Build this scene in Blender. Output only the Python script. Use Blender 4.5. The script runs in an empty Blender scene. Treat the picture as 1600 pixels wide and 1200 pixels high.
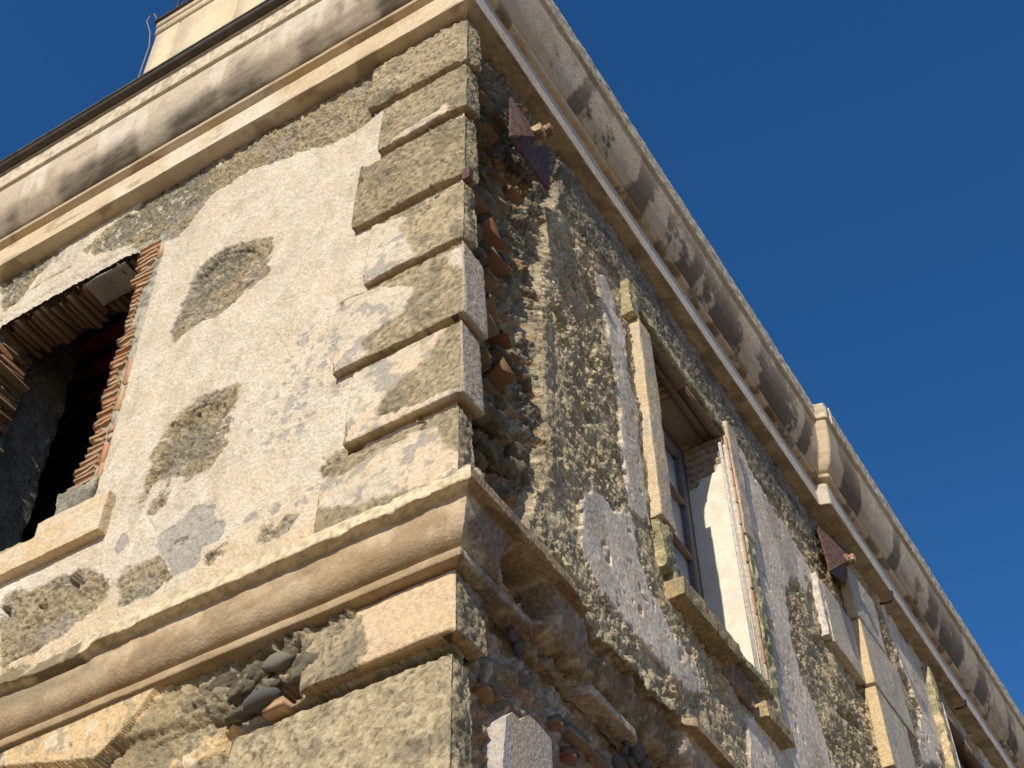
import bpy, math, random
import numpy as np
from mathutils import Matrix, Vector
C = bpy.context.scene
rnd = random.Random(7)

# ------------------------------------------------------------------ camera
F = 2285.79; YAW, PITCH, ROLL = -0.5330525, 0.84000539, -0.01789476
CAM = np.array([2.29723, -3.44423, 1.6])
def cam_axes(y, p, r):
    cy, sy, cp, sp = math.cos(y), math.sin(y), math.cos(p), math.sin(p)
    f = np.array([sy*cp, cy*cp, sp]); ri = np.array([cy, -sy, 0.]); up = np.cross(ri, f)
    cr, sr = math.cos(r), math.sin(r)
    return np.array([cr*ri+sr*up, -sr*ri+cr*up, f])
M = cam_axes(YAW, PITCH, ROLL)
cd = bpy.data.cameras.new('camera'); cam = bpy.data.objects.new('camera', cd); C.collection.objects.link(cam)
cd.sensor_fit = 'HORIZONTAL'; cd.sensor_width = 36; cd.lens = F/1600*36; cd.clip_start = .05; cd.clip_end = 3000
m4 = Matrix.Identity(4)
for i in range(3):
    m4[i][0] = M[0][i]; m4[i][1] = M[1][i]; m4[i][2] = -M[2][i]; m4[i][3] = CAM[i]
cam.matrix_world = m4
C.camera = cam

# ------------------------------------------------------------------ light
SX, SY, SZ = 0.19, -1.0, 0.57
sd = Vector((SX, SY, SZ)).normalized()
W = bpy.data.worlds.new('World'); C.world = W; W.use_nodes = True
nt = W.node_tree; bg = nt.nodes['Background']
sky = nt.nodes.new('ShaderNodeTexSky'); sky.sky_type = 'NISHITA'; sky.sun_disc = False
sky.sun_elevation = math.asin(sd.z); sky.sun_rotation = math.atan2(sd.x, sd.y)
sky.air_density = 1.0; sky.dust_density = 0.2; sky.ozone_density = 4.0
hs = nt.nodes.new('ShaderNodeHueSaturation'); hs.inputs['Saturation'].default_value = 1.25; hs.inputs['Value'].default_value = 1.0
tn = nt.nodes.new('ShaderNodeVectorMath'); tn.operation = 'MULTIPLY'; tn.inputs[1].default_value = (1.02, .985, 1.06)
nt.links.new(sky.outputs[0], hs.inputs['Color']); nt.links.new(hs.outputs[0], tn.inputs[0]); nt.links.new(tn.outputs[0], bg.inputs[0]); bg.inputs[1].default_value = 0.118
sl = bpy.data.lights.new('sun', 'SUN'); sl.energy = 5.0; sl.angle = math.radians(.5); sl.color = (1, .89, .72)
so = bpy.data.objects.new('sun', sl); C.collection.objects.link(so)
so.rotation_euler = sd.to_track_quat('Z', 'Y').to_euler()
C.view_settings.view_transform = 'Standard'; C.view_settings.look = 'None'
C.view_settings.gamma = 1; C.view_settings.exposure = 0.0; C.view_settings.use_curve_mapping = False

# ------------------------------------------------------------------ helpers
def ray(px, py): return M.T @ np.array([(px-800)/F, -(py-600)/F, 1.])
def onL(px, py, d=0.):                       # point on a plane parallel to the left wall, d in front of it
    r = ray(px, py); t = (-d-CAM[1])/r[1]; return CAM+r*t
def onR(px, py, d=0.):
    r = ray(px, py); t = (d-CAM[0])/r[0]; return CAM+r*t
RT = np.random.RandomState(3).rand(4096)
def _h(ix, iy, iz, s):
    n = (ix*73856093) ^ (iy*19349663) ^ (iz*83492791) ^ (s*2654435)
    n = (n ^ (n >> 13))*1274126177
    return RT[(n ^ (n >> 16)) & 4095]
def vnoise(x, y, z, s=0):
    ix, iy, iz = np.floor(x).astype(np.int64), np.floor(y).astype(np.int64), np.floor(z).astype(np.int64)
    fx, fy, fz = x-ix, y-iy, z-iz
    fx = fx*fx*(3-2*fx); fy = fy*fy*(3-2*fy); fz = fz*fz*(3-2*fz)
    r = 0
    for a in (0, 1):
        wa = fx if a else 1-fx
        for b in (0, 1):
            wb = fy if b else 1-fy
            for c in (0, 1):
                r = r + wa*wb*(fz if c else 1-fz)*_h(ix+a, iy+b, iz+c, s)
    return r
def fbm(P, size, octv=4, s=0, stretch=(1, 1, 1)):      # 0..1, mean .5; size = feature size in metres
    x, y, z = P[..., 0]*stretch[0]/size, P[..., 1]*stretch[1]/size, P[..., 2]*stretch[2]/size
    r = 0; a = 1; t = 0
    for o in range(octv):
        r = r+a*vnoise(x+o*7.3, y+o*3.1, z+o*5.7, s+o); t += a; a *= .55; x, y, z = x*2.03, y*2.03, z*2.03
    return r/t
def cells(u, v, size, s=0):                            # worley F1 and F2-F1 in cell units, and cell id noise
    x, y = u/size, v/size; ix, iy = np.floor(x).astype(np.int64), np.floor(y).astype(np.int64)
    f1 = np.full(x.shape, 9.); f2 = f1.copy(); idn = np.zeros(x.shape)
    for a in (-1, 0, 1):
        for b in (-1, 0, 1):
            cx = ix+a+_h(ix+a, iy+b, 0, s); cy = iy+b+_h(ix+a, iy+b, 5, s)
            d = np.hypot(x-cx, y-cy); n = d < f1
            f2 = np.where(n, f1, np.minimum(f2, d)); idn = np.where(n, _h(ix+a, iy+b, 9, s), idn); f1 = np.minimum(f1, d)
    return f1, f2-f1, idn
def ss(a, b, x):
    t = np.clip((x-a)/(b-a), 0, 1); return t*t*(3-2*t)
def poly_in(poly, U, V):
    p = np.array(poly, float); ins = np.zeros(U.shape, bool)
    n = len(p)
    for i in range(n):
        x0, y0 = p[i]; x1, y1 = p[(i+1) % n]
        if y0 == y1: continue
        c = ((V >= min(y0, y1)) & (V < max(y0, y1)))
        ins ^= c & (U < (V-y0)/(y1-y0)*(x1-x0)+x0)
    return ins
def blur(a, k):
    a = a.astype(float)
    for ax in (0, 1):
        for _ in range(2):
            c = np.cumsum(np.pad(a, [(k+1, k) if i == ax else (0, 0) for i in (0, 1)], mode='edge'), axis=ax)
            a = (c.take(range(2*k+1, c.shape[ax]), ax)-c.take(range(0, c.shape[ax]-2*k-1), ax))/(2*k+1)
    return a
def mixc(c, col, m): return c*(1-m[..., None])+np.array(col)*m[..., None]

def set_props(o, label=None, cat=None, group=None, kind=None):
    if label: o['label'] = label
    if cat: o['category'] = cat
    if group: o['group'] = group
    if kind: o['kind'] = kind
    return o
def empty(name, parent=None, loc=(0, 0, 0), **k):
    o = bpy.data.objects.new(name, None); C.collection.objects.link(o); o.empty_display_size = .1
    if parent: o.parent = parent
    else: o.location = loc
    return set_props(o, **k)
def link(name, me, parent=None, **k):
    o = bpy.data.objects.new(name, me); C.collection.objects.link(o)
    if parent: o.parent = parent
    return set_props(o, **k)
def mesh(name, V, Fc, mat, cols=None, smooth=False):
    me = bpy.data.meshes.new(name); V = np.asarray(V, np.float32).reshape(-1, 3); Fc = np.asarray(Fc, np.int32)
    k = Fc.shape[1]
    me.vertices.add(len(V)); me.vertices.foreach_set('co', V.ravel())
    me.loops.add(Fc.size); me.loops.foreach_set('vertex_index', Fc.ravel())
    me.polygons.add(len(Fc)); me.polygons.foreach_set('loop_start', np.arange(0, Fc.size, k, dtype=np.int32))
    me.update(calc_edges=True)
    if cols is not None:
        a = me.color_attributes.new('Col', 'FLOAT_COLOR', 'POINT')
        c = np.ones((len(V), 4), np.float32); k4 = cols.shape[-1]; c[:, :k4] = np.clip(cols.reshape(-1, k4), 0, 1); a.data.foreach_set('color', c.ravel())
    if smooth: me.polygons.foreach_set('use_smooth', np.ones(len(Fc), bool))
    me.materials.append(mat); me.validate()
    return me
def grid_mesh(name, P, mat, cols=None, keep=None, flip=False, smooth=True):
    H, Wd = P.shape[:2]; I = np.arange(H*Wd).reshape(H, Wd)
    q = np.stack([I[:-1, :-1], I[:-1, 1:], I[1:, 1:], I[1:, :-1]], -1)
    if keep is not None: q = q[keep[:-1, :-1] & keep[1:, 1:] & keep[:-1, 1:] & keep[1:, :-1]]
    q = q.reshape(-1, 4)
    if flip: q = q[:, ::-1]
    V = P.reshape(-1, 3); c = None if cols is None else cols.reshape(-1, cols.shape[-1])
    if keep is not None:
        used = np.zeros(len(V), bool); used[q.ravel()] = True; idx = np.cumsum(used)-1
        V = V[used]; q = idx[q]; c = None if c is None else c[used]
    return mesh(name, V, q, mat, c, smooth)

# ------------------------------------------------------------------ materials
MATS = {}
def node_mat(name):
    m = bpy.data.materials.new(name); m.use_nodes = True; n = m.node_tree
    return m, n, n.nodes['Principled BSDF'], n.links
def masonry(name, grain=.004, coarse=.03, b1=.5, b2=.5, var=.22, rough=.93, col=None, pits=0.):
    m, n, b, L = node_mat(name)
    tc = n.nodes.new('ShaderNodeTexCoord')
    def noise(size, det=4, ro=.65):
        t = n.nodes.new('ShaderNodeTexNoise'); t.inputs['Scale'].default_value = 1/size; t.inputs['Detail'].default_value = det
        t.inputs['Roughness'].default_value = ro; L.new(tc.outputs['Object'], t.inputs['Vector']); return t
    n1, n2, n3 = noise(grain*2.2, 3), noise(coarse, 5), noise(.35, 4)
    if col is None:
        a = n.nodes.new('ShaderNodeAttribute'); a.attribute_name = 'Col'; src = a.outputs['Color']
    else:
        r = n.nodes.new('ShaderNodeRGB'); r.outputs[0].default_value = (*col, 1); src = r.outputs[0]
    cur = src
    for t, lo, hi in ((n1, 1-var, 1+var), (n2, 1-var*.8, 1+var*.8), (n3, 1-var*.5, 1+var*.5)):
        mr = n.nodes.new('ShaderNodeMapRange'); mr.inputs[1].default_value = .3; mr.inputs[2].default_value = .7
        mr.inputs[3].default_value = lo; mr.inputs[4].default_value = hi; L.new(t.outputs[0], mr.inputs[0])
        mx = n.nodes.new('ShaderNodeVectorMath'); mx.operation = 'SCALE'; L.new(cur, mx.inputs[0]); L.new(mr.outputs[0], mx.inputs['Scale']); cur = mx.outputs[0]
    L.new(cur, b.inputs['Base Color']); b.inputs['Roughness'].default_value = rough; b.inputs['Specular IOR Level'].default_value = .15
    p1 = n.nodes.new('ShaderNodeBump'); p1.inputs['Strength'].default_value = b1; p1.inputs['Distance'].default_value = grain*1.2; L.new(n1.outputs[0], p1.inputs['Height'])
    p2 = n.nodes.new('ShaderNodeBump'); p2.inputs['Strength'].default_value = b2; p2.inputs['Distance'].default_value = coarse*.5; L.new(n2.outputs[0], p2.inputs['Height'])
    if col is None:      # relief strength is stored beside the colour: smooth render has less of it
        for p, v in ((p1, b1), (p2, b2)):
            mu = n.nodes.new('ShaderNodeMath'); mu.operation = 'MULTIPLY'; mu.inputs[1].default_value = v; L.new(a.outputs['Alpha'], mu.inputs[0]); L.new(mu.outputs[0], p.inputs['Strength'])
    L.new(p1.outputs[0], p2.inputs['Normal']); L.new(p2.outputs[0], b.inputs['Normal'])
    return m
M_WALL = masonry('lime plaster and mortar', .0075, .03, 1., .45, .17)
M_ROUGH = masonry('lichen covered mortar', .009, .03, 1., .6, .30)
M_MOULD = masonry('run plaster moulding', .006, .05, .5, .2, .11)
M_SMOOTH = masonry('smooth whitewashed plaster', .006, .09, .15, .15, .05)
M_DARK = masonry('shade dark interior plaster', .01, .06, .8, .8, .3, col=(.10, .095, .085))  # low base colour paints in the darkness of the unlit interior
def brick_mat(name, cols):
    m, n, b, L = node_mat(name)
    oi = n.nodes.new('ShaderNodeObjectInfo'); cr = n.nodes.new('ShaderNodeValToRGB'); L.new(oi.outputs['Random'], cr.inputs[0])
    e = cr.color_ramp.elements; e[0].position = 0; e[0].color = (*cols[0], 1); e[1].position = 1; e[1].color = (*cols[-1], 1)
    for i, c in enumerate(cols[1:-1]): x = e.new((i+1)/(len(cols)-1)); x.color = (*c, 1)
    tc = n.nodes.new('ShaderNodeTexCoord'); t = n.nodes.new('ShaderNodeTexNoise'); t.inputs['Scale'].default_value = 70; t.inputs['Detail'].default_value = 5
    L.new(tc.outputs['Object'], t.inputs['Vector'])
    t2 = n.nodes.new('ShaderNodeTexNoise'); t2.inputs['Scale'].default_value = 17; t2.inputs['Detail'].default_value = 4
    va = n.nodes.new('ShaderNodeVectorMath'); L.new(tc.outputs['Object'], va.inputs[0]); L.new(oi.outputs['Location'], va.inputs[1]); L.new(va.outputs[0], t2.inputs['Vector'])
    mr = n.nodes.new('ShaderNodeMapRange'); mr.inputs[3].default_value = .6; mr.inputs[4].default_value = 1.3; L.new(t.outputs[0], mr.inputs[0])
    mx = n.nodes.new('ShaderNodeVectorMath'); mx.operation = 'SCALE'; L.new(cr.outputs[0], mx.inputs[0]); L.new(mr.outputs[0], mx.inputs['Scale'])
    st = n.nodes.new('ShaderNodeMapRange'); st.inputs[1].default_value = .56; st.inputs[2].default_value = .66; L.new(t2.outputs[0], st.inputs[0])
    mm = n.nodes.new('ShaderNodeMix'); mm.data_type = 'RGBA'; L.new(st.outputs[0], mm.inputs[0]); L.new(mx.outputs[0], mm.inputs[6]); mm.inputs[7].default_value = (.3, .26, .18, 1)
    L.new(mm.outputs[2], b.inputs['Base Color']); b.inputs['Roughness'].default_value = .9
    bp = n.nodes.new('ShaderNodeBump'); bp.inputs['Strength'].default_value = .7; bp.inputs['Distance'].default_value = .006; L.new(t.outputs[0], bp.inputs['Height']); L.new(bp.outputs[0], b.inputs['Normal'])
    return m
M_BRICK = brick_mat('thin terracotta brick', [(.62, .34, .17), (.66, .47, .26), (.60, .28, .13), (.66, .43, .24), (.66, .55, .36)])
M_BRICKD = brick_mat('weathered dull brick', [(.30, .17, .09), (.34, .24, .14), (.30, .13, .07), (.30, .24, .15), (.33, .19, .10)])
def simple(name, col, rough=.6, metal=0., nscale=30, var=.3, bump=.3):
    m, n, b, L = node_mat(name)
    tc = n.nodes.new('ShaderNodeTexCoord'); t = n.nodes.new('ShaderNodeTexNoise'); t.inputs['Scale'].default_value = nscale; t.inputs['Detail'].default_value = 6
    L.new(tc.outputs['Object'], t.inputs['Vector'])
    mr = n.nodes.new('ShaderNodeMapRange'); mr.inputs[1].default_value = .3; mr.inputs[2].default_value = .7; mr.inputs[3].default_value = 1-var; mr.inputs[4].default_value = 1+var; L.new(t.outputs[0], mr.inputs[0])
    mx = n.nodes.new('ShaderNodeVectorMath'); mx.operation = 'SCALE'; mx.inputs[0].default_value = col; L.new(mr.outputs[0], mx.inputs['Scale']); L.new(mx.outputs[0], b.inputs['Base Color'])
    b.inputs['Roughness'].default_value = rough; b.inputs['Metallic'].default_value = metal
    bp = n.nodes.new('ShaderNodeBump'); bp.inputs['Strength'].default_value = bump; bp.inputs['Distance'].default_value = .004; L.new(t.outputs[0], bp.inputs['Height']); L.new(bp.outputs[0], b.inputs['Normal'])
    return m
M_RUST = simple('rusted iron', (.10, .052, .038), .8, .1, 28, .75, .9)
M_IRON = simple('dark iron', (.03, .025, .025), .6, .3)
M_WOOD = simple('grey weathered wood', (.13, .115, .10), .85, 0, 60, .4, .7)
M_WOODB = simple('brown weathered board', (.17, .115, .08), .85, 0, 60, .4, .7)
M_ZINC = simple('dull zinc gutter', (.12, .125, .11), .55, .5, 12, .35, .1)
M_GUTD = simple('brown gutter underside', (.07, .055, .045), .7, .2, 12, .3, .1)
M_BEAM = simple('dark red painted beam', (.22, .04, .025), .8, 0, 20, .4, .4)
M_STONE = simple('dark lava stone', (.10, .098, .095), .85, 0, 60, .5, .9)
M_PEB = simple('grey lava cobble', (.20, .185, .15), .85, 0, 50, .4, .9)
M_WHITE = simple('flaking white paint', (.50, .46, .41), .8, 0, 40, .3, .7)
M_ROOF = simple('roof felt', (.2, .16, .12), .9)
M_CABLE = simple('grey cable', (.16, .15, .16), .6)
M_GROUND = masonry('pale dry ground', .05, .5, .3, .3, .2, col=(.33, .25, .165))
gm, gn, gb, gL = node_mat('pale window glass')
gb.inputs['Base Color'].default_value = (.55, .57, .58, 1); gb.inputs['Roughness'].default_value = .18; gb.inputs['Specular IOR Level'].default_value = .8  # panes have an opaque grey-white base colour

CREAM = np.array((.555, .49, .385)); CREAM2 = np.array((.60, .50, .36)); OLIVE = np.array((.255, .21, .13)); OLIVE2 = np.array((.35, .29, .185))
GREY = np.array((.33, .305, .27)); DARK = np.array((.12, .112, .09)); WHITE = np.array((.68, .65, .60)); OCHRE = np.array((.58, .36, .13))
STUC = np.array((.66, .58, .47)); BROWN = np.array((.26, .19, .115)); TAN = np.array((.56, .42, .26))

# ------------------------------------------------------------------ solid helpers
def rough_box(lo, hi, res, amp, mat, colA, colB, name, size=.05, seed=0, tint=None, bev=.15, rot=None, origin=None):
    """box split into a grid, edges worn, surface uneven"""
    lo, hi = np.array(lo, float), np.array(hi, float); n = [max(1, int(round(abs(hi[i]-lo[i])/res))) for i in range(3)]
    V = []; Q = []; cnt = 0
    for ax in range(3):
        a, b = (ax+1) % 3, (ax+2) % 3
        ga = np.linspace(0, 1, n[a]+1); gb_ = np.linspace(0, 1, n[b]+1)
        A, B = np.meshgrid(ga, gb_, indexing='ij')
        for s in (0, 1):
            P = np.zeros(A.shape+(3,)); P[..., a] = A; P[..., b] = B; P[..., ax] = s
            I = np.arange(A.size).reshape(A.shape)+cnt; cnt += A.size
            q = np.stack([I[:-1, :-1], I[1:, :-1], I[1:, 1:], I[:-1, 1:]], -1).reshape(-1, 4)
            Q.append(q if s else q[:, ::-1]); V.append(P.reshape(-1, 3))
    V = np.concatenate(V); Q = np.concatenate(Q)
    P = lo+(hi-lo)*V; c = (lo+hi)/2
    key = np.round(P, 5)
    nz = np.stack([fbm(P+k*9.1, size, 3, seed+k)-.5 for k in range(3)], -1)
    # wear on edges: pull in where two coordinates are extreme
    ext = np.abs(V-.5)*2 > .999; e = ext.sum(-1) >= 2
    pull = (fbm(P, size*1.3, 3, seed+17)-.25).clip(0, 1)*amp*4*bev
    dirn = np.sign(c-P)*ext
    P = P+nz*2*amp+dirn*(pull*e)[:, None]
    if rot is not None:
        o = np.array(origin if origin is not None else c); R = np.array(rot); P = (P-o)@R.T+o
    m = fbm(P, size*1.7, 4, seed+5); col = np.array(colA)+(np.array(colB)-np.array(colA))*ss(.42, .58, m)[:, None]
    if tint is not None: col = tint(P, col)
    return mesh(name, P, Q, mat, col, False)
def simple_box(lo, hi): 
    x0, y0, z0 = lo; x1, y1, z1 = hi
    V = [(x0, y0, z0), (x1, y0, z0), (x1, y1, z0), (x0, y1, z0), (x0, y0, z1), (x1, y0, z1), (x1, y1, z1), (x0, y1, z1)]
    Q = [(0, 3, 2, 1), (4, 5, 6, 7), (0, 1, 5, 4), (1, 2, 6, 5), (2, 3, 7, 6), (3, 0, 4, 7)]
    return np.array(V, float), np.array(Q)
def boxes_mesh(name, boxes, mat, jit=0.):
    V = []; Q = []; n = 0
    for lo, hi in boxes:
        v, q = simple_box(lo, hi); v = v+(np.array([[rnd.uniform(-jit, jit) for _ in range(3)] for _ in range(8)]) if jit else 0)
        V.append(v); Q.append(q+n); n += 8
    return mesh(name, np.concatenate(V), np.concatenate(Q), mat)
def tube(name, pts, r, mat, seg=8):
    pts = [Vector(p) for p in pts]; V = []; Q = []
    for i, p in enumerate(pts):
        t = (pts[min(i+1, len(pts)-1)]-pts[max(i-1, 0)]).normalized(); u = t.orthogonal().normalized() if i == 0 else (u-t*u.dot(t)).normalized(); w = t.cross(u)
        for k in range(seg):
            a = 2*math.pi*k/seg; V.append(p+(u*math.cos(a)+w*math.sin(a))*r)
    for i in range(len(pts)-1):
        for k in range(seg): Q.append((i*seg+k, i*seg+(k+1) % seg, (i+1)*seg+(k+1) % seg, (i+1)*seg+k))
    n = len(pts); c0 = len(V); V.append(pts[0]); V.append(pts[-1])
    for k in range(seg): Q.append((c0, (k+1) % seg, k, k)); Q.append((c0+1, (n-1)*seg+k, (n-1)*seg+(k+1) % seg, (n-1)*seg+(k+1) % seg))
    me = bpy.data.meshes.new(name); me.from_pydata([tuple(v) for v in V], [], [tuple(dict.fromkeys(q)) for q in Q]); me.materials.append(mat); me.update()
    return me

# brick shapes: unit is 1 long (x), 1 deep (y), 1 high (z), scaled by the object
def brick_shape(i):
    r = random.Random(40+i); V = []; n = 4
    for k in range(n):
        for (a, b) in ((-.5, -.5), (.5, -.5), (.5, .5), (-.5, .5)):
            V.append((-.5+k/(n-1)+r.uniform(-.05, .05)*(1 if 0 < k < n-1 else 1.2), a+r.uniform(-.022, .022), b+r.uniform(-.045, .045)))
    Q = []
    for k in range(n-1):
        for j in range(4): Q.append((k*4+j, k*4+(j+1) % 4, (k+1)*4+(j+1) % 4, (k+1)*4+j))
    Q += [(3, 2, 1, 0), tuple((n-1)*4+j for j in range(4))]
    return np.array(V), np.array(Q)
def broken(v, i):
    r = random.Random(90+i); v = v.copy()
    for k in range(4): v[12+k] += (r.uniform(-.25, .02), r.uniform(-.06, .06), r.uniform(-.1, .1)); v[k] += (r.uniform(0, .15), r.uniform(-.05, .05), r.uniform(-.1, .1))
    for k in range(16): v[k, 1] *= 1-.5*r.random()*(v[k, 1] > 0 or k > 7)
    return v
BR = []; BRD = []
for i in range(8):
    v, q = brick_shape(i); BR.append(mesh('brick', v, q[:, ::-1] if False else q, M_BRICK)); BRD.append(mesh('brick', broken(v, i) if i % 4 else v, q, M_BRICKD))
def brick(parent, loc, size, rot=(0, 0, 0), dark=False, mesh_=None, name='brick'):
    me = mesh_ or rnd.choice(BRD if dark else BR)
    o = bpy.data.objects.new(name, me); C.collection.objects.link(o); o.parent = parent
    o.location = loc; o.scale = size; o.rotation_euler = rot
    return o
def stone_shape(i, mat):
    r = np.random.RandomState(i); V = []; Q = []; nu, nv = 12, 8
    for a in range(nv+1):
        th = math.pi*a/nv
        for b in range(nu):
            ph = 2*math.pi*b/nu; V.append((math.sin(th)*math.cos(ph), math.sin(th)*math.sin(ph), math.cos(th)))
    V = np.array(V); V *= (.82+.45*(fbm(V*1.+i*3.3, 1.1, 2, i)-.5)[:, None]*1.6); V *= .62
    for a in range(nv):
        for b in range(nu): Q.append((a*nu+b, a*nu+(b+1) % nu, (a+1)*nu+(b+1) % nu, (a+1)*nu+b))
    return mesh('stone', V, np.array(Q)[:, ::-1], mat, smooth=True)
STONES = [stone_shape(i, M_STONE if i % 2 else M_PEB) for i in range(6)]

# ================================================================== the building
B = empty('house', label='weathered two storey masonry building with peeling plaster, corner quoins and a heavy cornice', cat='building')

# ------------------------------------------------------------------ left wall
def pxL(poly, d=0.): return [(-p[0], p[2]) for p in (onL(x, y, d) for x, y in poly)]
def pxR(poly, d=0.): return [(p[1], p[2]) for p in (onR(x, y, d) for x, y in poly)]
def soft(polys, U, V, step, k, conv):
    m = np.zeros(U.shape, bool)
    for p in polys: m |= poly_in(conv(p), U, V)
    return blur(m, max(1, int(k/step)))
st = .0072
U, Z = np.meshgrid(np.arange(-.0, 4.75, st), np.arange(3.95, 9.47, st))
P = np.stack([-U, np.zeros_like(U), Z], -1)
big = fbm(P, .5, 4, 1); mid = fbm(P, .12, 4, 2); fine = fbm(P, .03, 3, 3); fin2 = fbm(P, .017, 2, 30); jit = np.random.RandomState(11).rand(*U.shape)-.5
edge = (mid-.5)*.9+(fine-.5)*.7
def crumb(s, w=.15, e=1.5): return ss(.5-w, .5+w, s+edge*e)*ss(.02, .25, s)*(1-ss(.999, .8, s)*0)
olive = [[(590,95),(600,165),(575,190),(540,215),(480,238),(400,262),(335,300),(300,345),(268,378),(235,372),(150,398),(120,395),(180,350),(240,303),(300,262),(370,230),(450,183)],
         [(0,435),(60,396),(95,392),(60,430),(30,470),(0,492)],
         [(425,372),(422,425),(385,455),(345,490),(300,512),(270,522),(275,495),(290,455),(318,412),(360,382)],
         [(372,600),(368,640),(355,700),(330,728),(290,742),(235,750),(238,705),(265,665),(300,630),(332,612)],
         [(0,935),(80,905),(130,893),(172,905),(166,935),(140,960),(95,995),(40,1025),(0,1045)],
         [(180,905),(253,870),(268,905),(230,932),(184,949)], [(307,889),(352,870),(345,855),(318,868)], [(399,824),(460,805),(464,824),(402,855)],
         [(262,745),(272,742),(258,790),(250,800)], [(290,742),(302,738),(275,790),(270,788)], [(228,752),(240,748),(225,790),(218,792)], [(245,770),(255,768),(236,810),(230,805)],
         [(495,735),(530,705),(578,690),(560,715),(500,745)], [(528,470),(570,455),(560,470),(530,490)],
         [(268,520),(282,500),(296,512),(286,520),(275,535)], [(335,430),(420,372),(425,378)], [(0,1045),(80,1045),(0,1075)]]
greyp = [[(245,836),(276,817),(303,788),(337,790),(330,809),(353,817),(345,843),(314,855),(310,882),(268,901),(264,882),(245,859)],
         [(178,858),(192,830),(203,845),(184,870)], [(380,812),(402,798),(400,808),(378,820)], [(420,800),(434,784),(440,792),(425,808)]]
darkp = [[(150,392),(190,340),(250,290),(318,258),(338,282),(310,318),(255,345),(185,378)], [(0,440),(60,398),(40,440),(0,480)],
         [(300,405),(350,390),(400,395),(360,430),(300,480),(290,470)], [(255,690),(290,650),(340,655),(330,700),(260,730)]]
mo = crumb(soft(olive, U, Z, st, .022, pxL)); mg = crumb(soft(greyp, U, Z, st, .014, pxL), .06, .6); mdk = crumb(soft(darkp, U, Z, st, .05, pxL), .25)
sp = soft([[(405,650),(480,590),(500,600),(490,640),(440,690),(405,690)], [(500,490),(540,500),(530,640),(505,600)], [(440,560),(520,480),(520,540),(450,600)], [(380,800),(470,780),(560,720),(540,760),(440,810)], [(240,820),(330,800),(340,840),(250,860)], [(60,380),(130,370),(90,410),(40,430)]], U, Z, st, .12, pxL)
spk = ss(.60, .64, fbm(P, .045, 3, 8)*.75+mid*.25+sp*.13-.03)*ss(.05, .3, sp)
# lower zone (under the string course)
low = ss(5.19, 5.17, Z)
lofas = [[(0,1175),(60,1155),(325,1032),(300,1050),(262,1082),(235,1118),(195,1165),(160,1200),(150,1200),(160,1196),(130,1200),(0,1210)]]
pale = [[(130,1230),(0,1230),(0,1210),(60,1150),(170,1098),(325,1032),(268,1085),(238,1118),(200,1160)], [(552,945),(715,878),(712,979),(640,1010),(577,1040),(560,1010),(580,985),(562,965)],
        [(255,1200),(300,1170),(370,1130),(400,1140),(380,1160),(330,1180),(290,1200)]]
m_fas = ss(.4, .6, soft(lofas, U, Z, st, .01, pxL)+(fine-.5)*.25)*low
m_pale = crumb(soft(pale, U, Z, st, .02, pxL))*low
m_band2 = ss(.25, .75, soft([[(-40,1225),(0,1212),(150,1180),(300,1130),(400,1080),(520,1040),(575,1010),(560,950),(520,955),(330,1035),(-40,1180)]], U, Z, st, .035, pxL)+(fine-.5)*.2)*low
gst = crumb(soft([[(345,1175),(375,1130),(445,1105),(452,1140),(440,1165),(380,1200),(340,1200)]], U, Z, st, .015, pxL), .06, .6)*low
wht = crumb(soft([[(515,1025),(560,1000),(590,1015),(575,1035),(520,1052)]], U, Z, st, .015, pxL), .06, .6)*low
cav = crumb(soft([[(430,1075),(480,1058),(520,1048),(528,1060),(490,1075),(450,1100),(435,1100)], [(325,1125),(352,1118),(360,1130),(335,1140)], [(395,1040),(420,1020),(440,1025),(425,1045),(400,1055)], [(398,1105),(430,1085),(428,1100),(402,1112)]], U, Z, st, .012, pxL), .1, .5)*low
rub = soft([[(330,1060),(420,1010),(500,970),(560,960),(575,1000),(500,1050),(440,1080),(400,1110),(330,1130),(280,1100)]], U, Z, st, .04, pxL)*low
holes = crumb(soft([[(103,905),(125,888),(122,905),(136,912),(122,912),(118,925),(112,912)], [(52,945),(70,940),(72,950),(58,948)], [(0,945),(15,950),(8,975),(0,970)]], U, Z, st, .007, pxL), .1, .2)
f1, f21, cid = cells(U+(mid-.5)*.05, Z+(fine-.5)*.05, .11, 4)
# relief
h = (big-.5)*.012+(mid-.5)*.005+(fin2-.5)*.006+jit*.0042
h += mo*(-.012+(fine-.5)*.024+(mid-.5)*.018+(fin2-.5)*.012+jit*.007)*(1-low)
h -= mg*.007*(1-low)
h -= mdk*mo*((fine-.5)*.016+.006)
gh = soft([olive[2], olive[3]], U, Z, st, .05, pxL); ghl = soft([[(400,385),(415,410),(370,450),(320,490),(290,500),(285,480),(300,440),(335,405)], [(350,625),(352,670),(335,705),(290,725),(250,738),(252,705),(275,665),(310,640)]], U, Z, st, .02, pxL)
h -= ss(.2, .9, ghl+(mid-.5)*.5)*.018
h -= holes*.07; h -= spk*.004
# under string course
h = np.where(low > .5, -.004+(mid-.5)*.03+(fine-.5)*.020+(fin2-.5)*.010+jit*.010, h)
h += m_band2*low*.034; h = h*(1-m_fas)+m_fas*(.056+(big-.5)*.006+(fine-.5)*.003)
h += m_pale*low*.004
h += rub*((.5-f1)*.06-.02+(mid-.5)*.12+(fine-.5)*.05)*(1-m_fas); h -= cav*.12; h += (gst-wht*.3)*.012
h -= ss(.35, .65, soft([[(385,1155),(405,1130),(412,1135),(395,1162)], [(500,1135),(470,1150),(480,1155)]], U, Z, st, .01, pxL))*.02
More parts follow.
